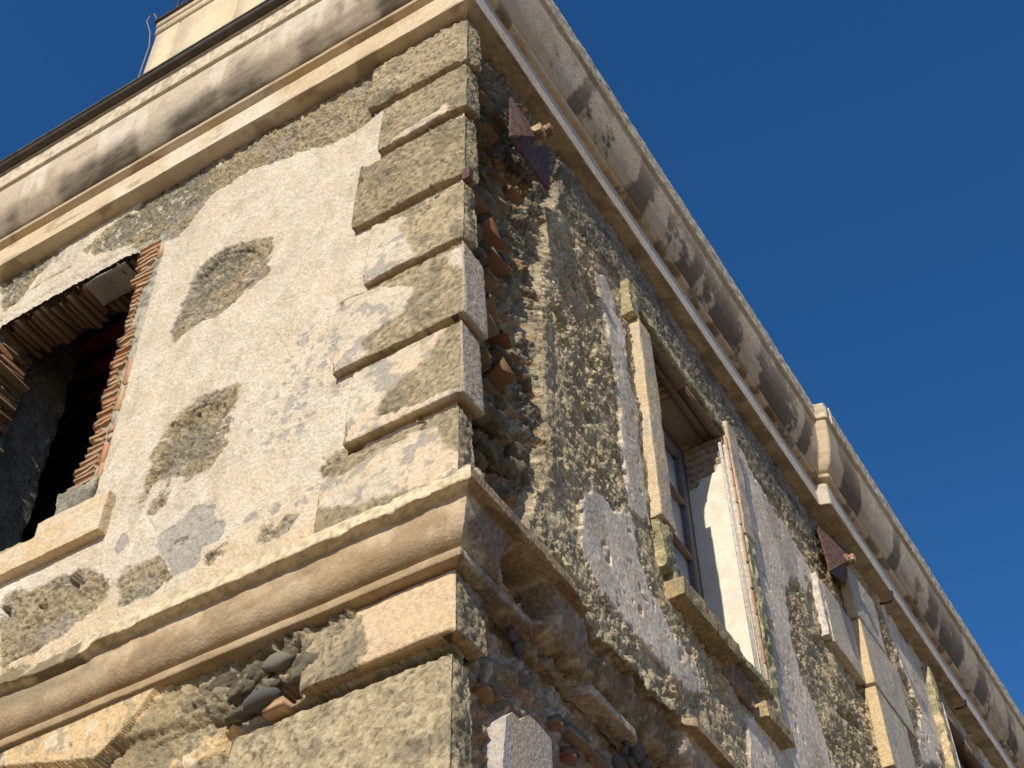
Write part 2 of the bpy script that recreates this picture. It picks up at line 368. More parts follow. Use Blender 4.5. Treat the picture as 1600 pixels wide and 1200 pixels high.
# crack / ledge lines
def crack(polyl, w, depth, conv=pxL, UU=None, ZZ=None):
    UU = U if UU is None else UU; ZZ = Z if ZZ is None else ZZ
    q = conv(polyl); d = np.full(UU.shape, 9.)
    a = UU+(fine-.5)*.03 if UU is U else UU; b = ZZ+(mid-.5)*.03 if UU is U else ZZ
    for (x0, y0), (x1, y1) in zip(q[:-1], q[1:]):
        t = np.clip(((a-x0)*(x1-x0)+(b-y0)*(y1-y0))/((x1-x0)**2+(y1-y0)**2+1e-9), 0, 1)
        d = np.minimum(d, np.hypot(a-x0-t*(x1-x0), b-y0-t*(y1-y0)))
    return depth*ss(w, w*.3, d)
for c in ([(225,790),(240,830),(236,870),(215,905)], [(520,640),(500,700),(508,745)], [(430,520),(455,560),(450,610)]): h -= crack(c, .0085, .008)
for c in ([(390,388),(345,395),(318,425),(300,462),(283,488)], [(338,625),(300,640),(292,662),(282,685)], [(300,640),(318,630)], [(252,735),(262,712),(250,740)], [(45,455),(80,432),(110,418)], [(85,410),(100,395)],
          [(450,186),(400,212),(345,240)], [(188,905),(195,890),(203,885)], [(262,860),(272,845),(290,838),(285,848)], [(318,872),(335,860),(352,850)], [(240,1165),(300,1140),(340,1120)], [(0,1040),(60,1010)], [(505,1045),(560,1020)]):
    h -= crack(c, .010, .022)
# opening for the window
OU0, OU1, OZ0, OZ1 = 2.30, 3.53, 6.50, 8.87
mort = ss(2.140, 2.155, U+(mid-.5)*.05)*ss(3.7, 3.66, U)*ss(6.62, 6.66, Z)*ss(8.96, 8.94, Z+(mid-.5)*.06)
mort = mort*(ss(2.5, 2.4, U)+ss(8.86, 8.88, Z)*.0).clip(0, 1)
h = h*(1-mort)+mort*(-.020+(fine-.5)*.02+(mid-.5)*.015+jit*.006)
arris = ss(8.99, 8.93, Z)*ss(2.2, 2.25, U)*ss(6.8, 7, Z); h -= arris*(fine*.02)
hole = (U > OU0+(fine-.5)*.03) & (U < OU1+(fine-.5)*.03) & (Z > OZ0) & (Z < OZ1+(fine-.5)*.05)
hole |= poly_in(pxL([(0,840),(60,808),(85,797),(118,770),(135,735),(100,600),(0,600)]), U, Z)
# colour
col = np.broadcast_to(CREAM, P.shape).copy()
col = mixc(col, (.60, .50, .38), ss(.45, .66, fbm(P, .35, 3, 12))*.5); col = mixc(col, (.48, .44, .36), ss(.5, .66, fbm(P, .22, 4, 35))*.5)
col = mixc(col, (.64, .59, .50), ss(.5, .62, fbm(P, .09, 4, 13))*.45)
col = mixc(col, (.42, .36, .26), ss(.56, .68, fbm(P, .06, 4, 14, (1, 1, .4)))*.45)
col = mixc(col, (.62, .46, .27), ss(6.1, 5.7, Z+(big-.5)*.8)*.45)
# pitted paint under the sill and above the string course
col = mixc(col, OLIVE2, ss(.52, .60, fbm(P, .022, 3, 22))*ss(5.72, 5.6, Z+(mid-.5)*.2)*.8)
col = mixc(col, TAN, ss(1.95, 2.2, U)*ss(6.35, 6.3, Z)*ss(6.0, 6.15, Z)*ss(.4, .6, mid)*.6)
col = mixc(col, (.67, .62, .55), ss(2.3, 2.6, U)*ss(6.32, 6.3, Z)*ss(5.95, 6.1, Z+(mid-.5)*.2)*.8)
ocol = mixc(np.broadcast_to(OLIVE, P.shape).copy(), OLIVE2, ss(.4, .62, fine)); ocol = mixc(ocol, GREY*.85, ss(.5, .65, fbm(P, .15, 4, 15))*.7)
ocol = mixc(ocol, DARK, ss(.58, .7, fbm(P, .05, 4, 16))*.5); ocol = mixc(ocol, DARK*1.3, mdk*.75)
ocol = mixc(ocol, WHITE*.9, mdk*ss(8.6, 8.7, Z)*ss(2.0, 2.1, U)*ss(.66, .68, fbm(P, .05, 3, 33))*.8)
ocol = mixc(ocol, (.42, .37, .25), ss(.5, .64, fbm(P, .02, 2, 19))*.4); ocol = mixc(ocol, (.10, .085, .055), ss(.60, .70, fbm(P, .018, 2, 34))*.7)
col = col*(1-mo[..., None])+ocol*mo[..., None]
col = mixc(col, GREY*1.05, np.maximum(mg, spk*.85)); 
col = mixc(col, (.40, .38, .31), mort); col = mixc(col, DARK*1.2, mort*ss(.55, .62, fine)*.7)
lc = ocol.copy(); lc = mixc(lc, (.34, .27, .155), ss(.4, .55, big)*.6)
lc = mixc(lc, (.60, .44, .25), m_pale*.93); lc = mixc(lc, (.64, .55, .42), m_pale*ss(.5, .6, fbm(P, .1, 3, 18))*.7); lc = mixc(lc, OLIVE2, m_pale*ss(.57, .62, fbm(P, .025, 3, 19, (1, 1, .5)))*.8); lc = mixc(lc, (.16, .14, .10), (1-m_pale)*ss(.58, .68, mid)*.5)
lc = mixc(lc, GREY*1.1, gst); lc = mixc(lc, WHITE, wht); lc = mixc(lc, (.27, .10, .05), cav*.8); lc = mixc(lc, (.20, .18, .14), ss(.3, .8, rub)*.4)
col = np.where(low[..., None] > .5, lc, col)
h -= ss(1.05, 1.0, U)*ss(4.86, 4.84, Z)*.07
P[..., 1] = -h
CULLL = (U < 4.75)
wallL = link('wall', grid_mesh('wall', P, M_WALL, col, (~hole) & CULLL, flip=False), B, label='sunlit cream plaster wall with olive mortar scars')

# ------------------------------------------------------------------ right wall
ys = np.concatenate([np.arange(-.02, 1.2, .0075), np.arange(1.2, 4.2, .0095), np.arange(4.2, 7, .013), np.arange(7, 12.5, .022)])
zs = np.arange(3.95, 9.47, .0085)
U, Z = np.meshgrid(ys, zs); st = .009
P = np.stack([np.zeros_like(U), U, Z], -1)
big = fbm(P, .55, 4, 51); mid = fbm(P, .13, 4, 52); fine = fbm(P, .035, 3, 53); fin2 = fbm(P, .02, 2, 54); jit = np.random.RandomState(12).rand(*U.shape)-.5; edge = (mid-.5)*.9+(fine-.5)*.7
stuc = [[(905,775),(930,765),(960,800),(982,795),(992,830),(1000,880),(1020,930),(1050,990),(1085,1040),(1102,1078),(1085,1088),(1040,1045),(1000,1000),(960,950),(925,900),(908,850)],
        [(928,425),(945,428),(975,520),(1000,700),(1018,820),(995,812),(982,790),(970,700),(962,600),(945,500)],
        [(1150,690),(1180,750),(1210,800),(1250,860),(1272,900),(1262,925),(1235,905),(1228,935),(1235,1000),(1250,1060),(1275,1110),(1305,1210),(1240,1210),(1222,1130),(1212,1060),(1200,980),(1180,870),(1158,760)],
        [(1345,905),(1380,935),(1400,960),(1440,1020),(1450,1060),(1460,1200),(1425,1200),(1424,1110),(1400,1050),(1370,970)],
        [(1490,1095),(1530,1140),(1620,1240),(1540,1240),(1520,1170),(1500,1140)],
        [(1165,1122),(1190,1125),(1240,1165),(1260,1210),(1170,1210)], [(1180,750),(1210,800),(1200,830),(1185,800)]]
ms = crumb(soft(stuc, U, Z, st, .03, pxR), .10)
band = crumb(soft([[(850,235),(900,270),(940,330),(1010,430),(1100,560),(1180,680),(1250,780),(1300,850),(1320,900),(1275,860),(1215,790),(1180,745),(1105,630),(1020,505),(960,425),(890,340),(850,290)],
                   [(1400,985),(1450,1040),(1500,1090),(1505,1130),(1490,1120),(1440,1070),(1400,1020)]], U, Z, st, .05, pxR), .12)*(1-ms)
# eroded corner zone full of broken masonry
eros = soft([[(700,0),(760,60),(800,120),(880,225),(870,300),(850,400),(840,520),(850,640),(838,800),(700,800)]], U, Z, st, .07, pxR)
eros = ss(.12, .85, eros+(mid-.5)*.9+(fine-.5)*.4)*ss(5.45, 5.6, Z)
lower = ss(5.25, 5.15, Z)
f1, f21, cid = cells(U+(mid-.5)*.08, (Z+(mid-.5)*.05)*1.5, .12, 60)
g1, g21, gid = cells(U+(fine-.5)*.03, Z+(fine-.5)*.03, .042, 61)
k1, k21, kid = cells(U*.6+(mid-.5)*.06, Z*2.1+(mid-.5)*.09, .09, 66)
amp = .35+1.15*ss(.38, .62, fbm(P, .28, 3, 79))
rough = (.5-g1).clip(-.5, .5)*.006+(mid-.5)*.055+(fine-.5)*.024*amp+(fin2-.5)*.011*amp+(big-.5)*.035+jit*.011*amp
pit = ss(.60, .70, fbm(P, .10, 4, 64, (1, .6, 1.3)))
h = rough-.006-pit*.030*amp
h = h*(1-ms)+ms*(.006+(big-.5)*.014+(fin2-.5)*.002+(fine-.5)*.002+jit*.0016)
h = h*(1-band)+band*(.006+(fine-.5)*.016+(mid-.5)*.02+jit*.008)
ero = (-.08-.11*ss(.6, .25, U))*(1-.55*ss(8.8, 9.2, Z))+(.5-k1)*.07*ss(.4, .6, kid+.2)+(mid-.5)*.13+(fine-.5)*.06+(fin2-.5)*.02+(big-.5)*.08+jit*.014
h = h*(1-eros)+eros*ero
h = h*(1-lower)+lower*(-.04+(.5-f1)*.06+(mid-.5)*.06+(fine-.5)*.02)
h -= ss(9.38, 9.44, Z+(mid-.5)*.10)*ss(.52, .6, fbm(P, .09, 3, 70))*.03
step = ss(5.345, 5.355, U)*.065; 
h += step
h = np.where((U < .16) & (Z < 4.86), -.07, h)
col = mixc(np.broadcast_to(np.array((.36, .295, .19)), P.shape).copy(), (.66, .56, .38), ss(.38, .64, fin2*.5+fbm(P, .06, 3, 72)*.5)*.65)
col = mixc(col, (.15, .125, .085), ss(.54, .68, fbm(P, .03, 3, 73))*.4); col = mixc(col, (.40, .31, .17), ss(.56, .66, mid)*.3)
col = mixc(col, (.42, .38, .23), ss(.55, .68, fbm(P, .2, 3, 74))*.3)
stc = mixc(np.broadcast_to(STUC, P.shape).copy(), (.68, .61, .50), ss(.5, .62, fbm(P, .07, 4, 75, (1, 1, .5)))*.6); stc = mixc(stc, (.36, .325, .27), ss(.5, .65, fbm(P, .25, 4, 76, (1, 1, .35)))*.55)
stc = mixc(stc, (.52, .42, .27), ss(.58, .68, fbm(P, .1, 3, 77))*.5)
col = col*(1-ms[..., None])+stc*ms[..., None]
bc = mixc(np.broadcast_to(np.array((.21, .18, .13)), P.shape).copy(), (.30, .26, .19), ss(.45, .6, fine)); bc = mixc(bc, (.07, .065, .055), ss(.56, .66, mid)*.6)
col = col*(1-band[..., None])+bc*band[..., None]
ec = mixc(np.broadcast_to(np.array((.20, .185, .15)), P.shape).copy(), (.30, .28, .20), ss(.45, .6, fine)); ec = mixc(ec, (.09, .085, .075), ss(.5, .64, mid)*.7); ec = mixc(ec, (.36, .20, .10), ss(.60, .66, fbm(P, .09, 3, 78, (1, .6, 2)))*.8); ec = mixc(ec, (.42, .38, .24), ss(.62, .68, fin2)*.5)
col = col*(1-eros[..., None])+ec*eros[..., None]
l2 = mixc(np.broadcast_to(np.array((.27, .225, .155)), P.shape).copy(), (.32, .17, .10), ss(.62, .7, cid+(mid-.5)*.5)*.5); l2 = mixc(l2, (.11, .105, .1), ss(.55, .65, mid)*.7); l2 = mixc(l2, (.45, .42, .38), ss(.6, .66, fine)*.6)
col = col*(1-lower[..., None])+l2*lower[..., None]
WY0, WY1, WZ0, WZ1 = 2.08, 3.20, 6.60, 8.75
hole = (U < .02) & (Z < 5.6)
hole |= (U > WY0) & (U < WY1+.005) & (Z > WZ0) & (Z < WZ1)
hole |= (U > 7.50) & (U < 8.62) & (Z > 7.0) & (Z < 9.07)
P[..., 0] = h
wallR = link('wall', grid_mesh('wall', P, M_ROUGH, np.concatenate([col, (1-.8*ms)[..., None]], -1), ~hole, smooth=False), B, label='side wall of crumbling lichen covered mortar with grey stucco remains')

# ------------------------------------------------------------------ mouldings swept along both sides
def refine(prof, step=.012):
    out = []
    for (a, b), (c, d) in zip(prof[:-1], prof[1:]):
        n = max(1, int(math.hypot(c-a, d-b)/step))
        for i in range(n): out.append((a+(c-a)*i/n, b+(d-b)*i/n))
    out.append(prof[-1]); return np.array(out)
def sweep(prof, side, L, ds, s_start=None, off=None):
    pr = refine(prof); n = int(L/ds); t = np.linspace(0, 1, n)
    d = pr[:, 0][:, None]; z = pr[:, 1][:, None]+0*t[None]
    if side == 'L':
        x = d*(1-t)+(-L)*t; y = -d+0*t
    else:
        o = off(np.linspace(0, L, n)) if off is not None else 0
        x = d+0*t+o; y = -d*(1-t)+L*t
        if s_start is not None: y = s_start+(L-s_start)*t[None]+0*d
    return np.stack([x, y, z], -1), pr
def ovolo(d0, z0, dd, dz, n=14): return [(d0+dd*math.sin(a), z0+dz*(1-math.cos(a))) for a in (math.pi/2*i/n for i in range(n+1))]
def cl_(L): return L
CORN = [(-.30, 9.455), (.10, 9.45), (.10, 9.665), (.085, 9.675), (.085, 9.70), (.135, 9.705), (.14, 9.735), (.115, 9.74)]+ovolo(.12, 9.755, .115, .50)+[(.228, 10.265), (.255, 10.27), (.262, 10.425), (.05, 10.47)]
def corn_col(P, side):
    s = P[..., 0]*-1 if side == 'L' else P[..., 1]; z = P[..., 2]
    b, m, f = fbm(P, .5, 4, 80), fbm(P, .12, 4, 81), fbm(P, .03, 3, 82)
    c = np.broadcast_to(np.array((.56, .46, .32)), P.shape).copy(); c = mixc(c, (.62, .56, .46), ss(.45, .62, b)*.7); c = mixc(c, (.50, .37, .22), ss(.5, .64, fbm(P, .3, 3, 83))*.5); c = mixc(c, (.22, .17, .11), ss(.60, .68, fbm(P, .09, 4, 89, (.4, .4, 1)))*.55)
    ov = ss(9.74, 9.76, z)*ss(10.27, 10.26, z)
    if side == 'L':
        c = mixc(c, (.45, .39, .31), ov*.6)
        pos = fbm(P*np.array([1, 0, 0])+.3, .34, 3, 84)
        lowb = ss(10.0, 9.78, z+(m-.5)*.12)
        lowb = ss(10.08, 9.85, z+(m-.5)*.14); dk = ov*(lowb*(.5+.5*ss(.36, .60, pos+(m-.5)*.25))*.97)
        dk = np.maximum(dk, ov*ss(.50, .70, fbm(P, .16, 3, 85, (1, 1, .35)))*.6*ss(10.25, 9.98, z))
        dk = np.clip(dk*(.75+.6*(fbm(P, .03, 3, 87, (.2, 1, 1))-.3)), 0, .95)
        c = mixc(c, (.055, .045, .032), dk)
        c = mixc(c, (.63, .57, .48), ov*ss(.55, .68, fbm(P*np.array([1, 0, .25]), .12, 3, 86))*ss(9.9, 10.05, z)*.6)
        c = mixc(c, (.34, .25, .14), ss(9.70, 9.71, z)*ss(9.745, 9.735, z)*.6)
    else:
        c = mixc(c, (.50, .41, .29), ov*.6); pos = fbm(P*np.array([0, 1, 0])+.3, .36, 3, 88)
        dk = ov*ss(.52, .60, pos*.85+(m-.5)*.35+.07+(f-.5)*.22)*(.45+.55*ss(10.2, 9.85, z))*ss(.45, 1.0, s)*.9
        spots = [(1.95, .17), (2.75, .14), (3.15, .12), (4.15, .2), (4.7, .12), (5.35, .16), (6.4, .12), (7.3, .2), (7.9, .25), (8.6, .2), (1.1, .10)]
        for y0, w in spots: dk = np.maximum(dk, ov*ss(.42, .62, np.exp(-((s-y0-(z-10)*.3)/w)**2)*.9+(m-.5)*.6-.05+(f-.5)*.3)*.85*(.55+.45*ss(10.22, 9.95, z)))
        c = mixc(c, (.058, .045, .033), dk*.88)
        c = mixc(c, (.38, .31, .21), ss(9.456, 9.452, z)*.7); c = mixc(c, (.20, .17, .12), ss(9.456, 9.452, z)*ss(.5, .6, m)*.6)
        c = mixc(c, (.10, .08, .055), ss(9.66, 9.68, z)*ss(9.76, 9.74, z)*ss(.48, .6, m)*.7)
        c = mixc(c, (.52, .49, .44), ss(9.46, 9.47, z)*ss(9.67, 9.66, z)*(.5+.4*ss(.45, .55, b)))
    lip = ss(10.262, 10.275, z); c = mixc(c, (.58, .52, .40), lip*.8); c = mixc(c, (.26, .21, .13), lip*ss(.5, .6, f)*.6)
    return c
def rough_sweep(P, amp, sz, seed, axis):
    P = P.copy(); P[..., axis] += (fbm(P, sz, 3, seed)-.5)*2*amp*(1 if axis == 0 else -1); P[..., 2] += (fbm(P+3, sz*1.6, 3, seed+1)-.5)*2*amp*.8; return P
Pc, pr = sweep(CORN, 'L', 4.9, .013); colr = corn_col(Pc, 'L'); Pc = rough_sweep(Pc, .003, .2, 90, 1)
lipn = ss(10.26, 10.3, Pc[..., 2]); Pc[..., 2] += lipn*((fbm(Pc, .03, 2, 91)-.5)*.012+.02)
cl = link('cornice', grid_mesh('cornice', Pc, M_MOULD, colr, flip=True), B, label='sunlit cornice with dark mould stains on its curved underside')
Pc, pr = sweep(CORN, 'R', 12.5, .014, off=lambda y: ss(5.03, 5.06, y)*.085); colr = corn_col(Pc, 'R'); Pc = rough_sweep(Pc, .004, .25, 92, 0)
lipn = ss(10.26, 10.3, Pc[..., 2]); Pc[..., 0] += lipn*(fbm(Pc, .05, 3, 93)-.5)*.014; Pc[..., 2] += lipn*(fbm(Pc, .03, 2, 91)-.5)*.010
inner = (Pc[..., 0] > -.1) & (Pc[..., 0] < .09+ss(5.03, 5.06, Pc[..., 1])*.085) & (Pc[..., 2] < 9.46)
Pc[..., 2] += inner*(fbm(Pc, .06, 3, 97)-.45)*.03
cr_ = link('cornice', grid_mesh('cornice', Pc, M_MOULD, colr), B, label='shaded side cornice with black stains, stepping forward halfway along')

STR = [(-.03, 5.50), (.19, 5.475), (.20, 5.405), (.15, 5.398)]+[(d, z) for d, z in ovolo(.050, 5.222, .095, .172)][::-1]+[(.045, 5.215), (.078, 5.208), (.078, 5.168), (-.02, 5.165)]
def str_col(P, side):
    b, m, f = fbm(P, .4, 4, 100), fbm(P, .12, 4, 101), fbm(P, .03, 3, 102); z = P[..., 2]; s = -P[..., 0] if side == 'L' else P[..., 1]
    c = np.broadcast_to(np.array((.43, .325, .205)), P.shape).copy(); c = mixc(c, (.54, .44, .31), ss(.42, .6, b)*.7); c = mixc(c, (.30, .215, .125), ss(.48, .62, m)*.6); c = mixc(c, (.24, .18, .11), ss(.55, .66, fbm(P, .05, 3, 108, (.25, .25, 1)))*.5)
    fil = ss(5.394, 5.40, z)
    if side == 'L':
        fc = mixc(np.broadcast_to(np.array((.62, .52, .36)), P.shape).copy(), OLIVE2, ss(.50, .60, fbm(P, .02, 3, 103))*.7); fc = mixc(fc, OLIVE*.8, ss(.45, .2, np.abs(s-1.95))*ss(.42, .55, m))
        c = c*(1-fil[..., None])+fc*fil[..., None]
        c = mixc(c, OLIVE, (1-fil)*ss(.40, .15, np.abs(s-2.0)+(m-.5)*.9)*ss(5.27, 5.36, z))
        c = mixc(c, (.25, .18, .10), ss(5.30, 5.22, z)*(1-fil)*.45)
    else:
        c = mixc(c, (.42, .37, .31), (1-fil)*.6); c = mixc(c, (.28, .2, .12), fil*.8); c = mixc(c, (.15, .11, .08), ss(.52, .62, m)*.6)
    return c
Pc, pr = sweep(STR, 'L', 4.9, .012); colr = str_col(Pc, 'L')
Pc = rough_sweep(Pc, .004, .15, 104, 1); ero = ss(.35, .1, np.abs(-Pc[..., 0]-1.95)+(fbm(Pc, .1, 3, 105)-.5)*.4)*ss(5.36, 5.4, Pc[..., 2]); Pc[..., 1] += ero*.035
Pc[..., 1] += (fbm(Pc, .02, 3, 106)-.5)*.004; 
chip = ss(.62, .70, fbm(Pc, .10, 3, 109))*ss(5.38, 5.41, Pc[..., 2]); Pc[..., 1] += chip*.010
edgek = ss(5.42, 5.40, Pc[..., 2])*ss(5.385, 5.40, Pc[..., 2]); Pc[..., 2] += edgek*(fbm(Pc, .09, 4, 107)-.5)*.016
keepS = Pc[..., 0] < 9
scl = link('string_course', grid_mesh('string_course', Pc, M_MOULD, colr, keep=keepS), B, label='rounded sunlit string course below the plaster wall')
# right side: intact first 0.8 m, then only the broken core
pr = refine(STR, .010); n = 620; yy = np.linspace(-.20, 5.6, n)
d = pr[:, 0][:, None]; z0 = pr[:, 1][:, None]
y = np.maximum(yy[None], -d*1.0)+0*d; x = d+0*y; zz = z0+0*y
Pc = np.stack([x, y, zz], -1); mB = fbm(Pc, .12, 4, 110); fB = fbm(Pc, .035, 3, 111); bB = fbm(Pc, .4, 3, 112)
whole = np.maximum(ss(.85, .72, y+(5.35-zz)*-.9+(mB-.5)*.35), ss(1.62, 1.68, y+(mB-.5)*.1)*ss(2.6, 2.4, y+(mB-.5)*.3)*ss(5.22, 5.30, zz))
gapf = ss(5.235, 5.215, zz)*(ss(.42, .50, y+(mB-.5)*.2)*ss(.92, .84, y+(mB-.5)*.2)+ss(1.3, 1.36, y+(mB-.5)*.2)).clip(0, 1)
whole = np.maximum(whole, ss(5.235, 5.215, zz)*ss(1.4, 1.3, y))*(1-gapf)
lowf = ss(5.25, 5.2, zz)*ss(.28, .36, y)*0
cr2 = mixc(np.broadcast_to(BROWN, Pc.shape).copy(), (.16, .12, .08), ss(.5, .62, mB)*.7); cr2 = mixc(cr2, (.36, .30, .19), ss(.52, .62, fB)*.7)
cr2 = mixc(cr2, (.40, .37, .24), ss(5.39, 5.44, zz)*.7)
colr = str_col(Pc, 'R')*whole[..., None]+cr2*(1-whole[..., None])
core = .8*d-.02-.03*ss(5.26, 5.2, zz)+(mB-.5)*.10+(fB-.5)*.05
Pc[..., 0] = d*whole+core*(1-whole)+(fB-.5)*.006
Pc[..., 2] += (1-whole)*(mB-.5)*.10
hc = np.hypot((y-.33)/.19, (zz-5.315)/.095); hm = ss(1.08, .92, hc+(mB-.5)*.35)
Pc[..., 0] -= hm*(.27+(mB-.5)*.08+(fB-.5)*.03); colr = mixc(colr, (.15, .115, .07), hm*.9)
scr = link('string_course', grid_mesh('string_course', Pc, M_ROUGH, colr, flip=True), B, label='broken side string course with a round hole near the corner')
# ragged end of the left moulding against the corner
link('mortar_lump', rough_box((.07, -.16, 5.42), (.175, -.03, 5.53), .010, .034, M_ROUGH, (.56, .52, .44), (.38, .33, .24), 'mortar_lump', .045, 120, bev=.5), B)

# ------------------------------------------------------------------ quoin blocks (L-shaped, wrapping the corner)
def quoin(zt, zb, w, r, d, paint, seed, worn=.0, skew=0., mat=M_WALL, base=None, gs=.85):
    st = .0085; nz = max(4, int((zt-zb)/st)); t = .16
    path = [(-w, .03), (-w, -d), (d, -d), (d, r), (-t, r)]
    pts = []; nrm = []; segl = []
    for i, (a, b) in enumerate(zip(path[:-1], path[1:])):
        L_ = math.hypot(b[0]-a[0], b[1]-a[1]); k = max(2, int(L_/st)); nn = ((b[1]-a[1])/L_, -(b[0]-a[0])/L_)
        for j in range(k+(i == 3)): pts.append((a[0]+(b[0]-a[0])*j/k, a[1]+(b[1]-a[1])*j/k)); nrm.append(nn); segl.append(i)
    pts = np.array(pts); nrm = np.array(nrm); segl = np.array(segl)
    zz = np.linspace(zt, zb, nz)
    P = np.zeros((nz, len(pts), 3)); P[..., 0] = pts[:, 0]; P[..., 1] = pts[:, 1]; P[..., 2] = zz[:, None]
    P0 = P.copy(); mid, fine, fin2, big = fbm(P0, .12, 4, seed), fbm(P0, .035, 3, seed+1), fbm(P0, .018, 2, seed+2), fbm(P0, .4, 3, seed+3)
    Uu, Zz = -P0[..., 0], P0[..., 2]
    m = np.zeros(Uu.shape)
    if paint:
        s = np.zeros(Uu.shape, bool)
        for p in paint: s |= poly_in(pxL(p, d), Uu, Zz)
        m = ss(.38, .62, blur(s, 3)+(mid-.5)*.9+(fine-.5)*.8)
    m = np.where(segl[None, :] >= 2, (1. if worn < .3 else 0.)*np.ones_like(m), m)
    rough = (mid-.5)*.020+(fine-.5)*.024+(fin2-.5)*.020
    dd = np.where(m > .5, .004+(fin2-.5)*.006+(fine-.5)*.003, -.003+rough*(.6+.6*worn))
    ez = np.minimum(Zz-zb, zt-Zz); arc = np.where(segl <= 1, pts[:, 0]-d, pts[:, 1]+d); bw = .012+.10*worn
    th = np.clip(arc/bw, -1, 1)*.5+.5; nn = np.stack([np.sin(th*math.pi/2), -np.cos(th*math.pi/2)], -1)
    nn[segl == 0] = (-1, 0); nn[segl == 3] = (.3, 1)
    near = ss(bw*1.2, 0, np.abs(arc))[None, :]*np.where(segl == 0, 0, 1)
    dd = dd*(1-.6*near)
    dd -= near*(.004+worn*(.012+mid*.035)) + worn*ss(.05, 0, ez)*(mid-.2).clip(0, 1)*.045
    dd -= ss(.010, 0, ez)*.004
    tz = ((zt-Zz)/(zt-zb)); lean = d-(1-tz)*.030      # each block leans out towards its lower edge
    P[..., 0] = np.minimum(P[..., 0], lean); P[..., 1] = np.maximum(P[..., 1], -lean)
    dd[:, segl == 0] *= .2
    P[..., 0] += nn[:, 0]*dd; P[..., 1] += nn[:, 1]*dd
    P[..., 2] += skew*(-P0[..., 0]) + (fbm(P0, .09, 3, seed+6)-.5)*.02*worn*1.5*(ss(.04, 0, ez))
    # caps: pull rows back to the wall behind
    def back(row, k):
        R = row.copy(); inn = np.clip(R[:, 0], -9, .0), np.clip(R[:, 1], 0., 9)
        R[:, 0] = np.where(segl >= 2, -.02, R[:, 0]); R[:, 1] = np.where(segl <= 1, .02, R[:, 1]); R[:, 0] = np.where(R[:, 1] > -.001, np.minimum(R[:, 0], -.02), R[:, 0]); return R
    rows = [back(P[0], 0)]+[P[i] for i in range(nz)]+[P[-1]*.5+back(P[-1], 0)*.5, back(P[-1], 0)]
    PP = np.stack(rows)
    oc = mixc(np.broadcast_to(np.array((.285, .235, .15)), P.shape).copy(), (.40, .335, .22), ss(.42, .62, fin2*.6+fine*.4)); oc = oc*(.88+.3*((seed*37) % 11)/11.); oc = mixc(oc, (.19, .17, .125), ss(.5, .66, fbm(P0, .16, 4, seed+7))*.7); oc = mixc(oc, (.14, .125, .085), ss(.60, .68, mid)*.5); oc = mixc(oc, (.11, .095, .06), ss(.60, .70, fbm(P0, .018, 2, seed+11))*.7)
    pc = mixc(np.broadcast_to(CREAM, P.shape).copy(), (.64, .50, .35), ss(.45, .62, big)*.7); pc = mixc(pc, GREY, ss(.56, .60, fbm(P0, .075, 3, seed+9))*gs); pc = mixc(pc, OLIVE2, ss(.58, .63, fine)*.5)
    if base is not None: pc = mixc(pc, base, np.full(Uu.shape, .7))
    c = oc*(1-m[..., None])+pc*m[..., None]
    c = np.where((segl == 2)[None, :, None] & (m > .5)[..., None], np.array((.45, .385, .30)), c)
    u_ = mixc(oc[-1:], (.36, .24, .12), np.full(oc[-1:].shape[:2], .6))
    CC = np.concatenate([c[:1], c, u_, u_])
    return grid_mesh('quoin', PP, mat, CC, flip=True)
qs = [ # top, bottom, width, return, projection, painted areas, wear
 (9.44, 8.915, .64, .10, .055, [], .9, 'topmost worn olive quoin under the cornice'),
 (8.885, 8.40, .535, .09, .050, [[(655,190),(702,155),(705,170),(640,215),(625,225),(592,240),(596,228)]], .45, 'second quoin from the top with a pale sliver of plaster'),
 (8.37, 7.765, .655, .07, .055, [[(553,355),(553,345),(560,330)]], .9, 'third quoin from the top with a rounded worn face'),
 (7.735, 7.225, .54, .08, .048, [[(572,345),(640,330),(620,350),(650,400),(640,410),(568,442),(570,400)]], .45, 'fourth quoin from the top with a grey patch'),
 (7.20, 6.635, .665, .155, .052, [[(722,378),(735,380),(735,420),(700,415),(690,385)], [(520,470),(600,440),(650,440),(625,490),(560,530),(580,550),(522,585)]], .12, 'fifth quoin from the top, cracked, with pale left end'),
 (6.61, 6.105, .555, .125, .052, [[(545,580),(625,540),(680,510),(695,500),(660,560),(600,610),(580,650),(620,640),(700,610),(735,600),(735,630),(538,695)]], .12, 'sixth quoin from the top with a diagonal olive band'),
 (6.075, 5.63, .67, .085, .045, [[(540,735),(600,690),(640,670),(680,665),(690,700),(735,700),(735,745),(495,800),(495,745)]], .34, 'lowest upper quoin on the string course, mostly plastered')]
for i, (zt, zb, w, r, d, pa, wn, lb) in enumerate(qs):
    link('quoin', quoin(zt, zb, w, r, d, pa, 200+i*13, wn), B, label=lb)
# strip below the last quoin
link('quoin', quoin(5.605, 5.50, .72, .05, .045, [[(480,820),(480,740),(735,700),(735,760)]], 333, .2), B, label='thin tan plaster band just above the string course')
link('fascia_block', quoin(5.164, 4.862, .64, .16, .056, [[(560,1045),(575,1010),(570,980),(548,955),(552,925),(735,840),(735,1000)]], 350, .32, base=(.58, .42, .25), gs=.1), B, label='square edged block under the string course at the corner')
link('quoin', quoin(4.815, 3.95, .98, .12, .03, [], 371, .5), B, label='big rough olive block at the corner below the string course')
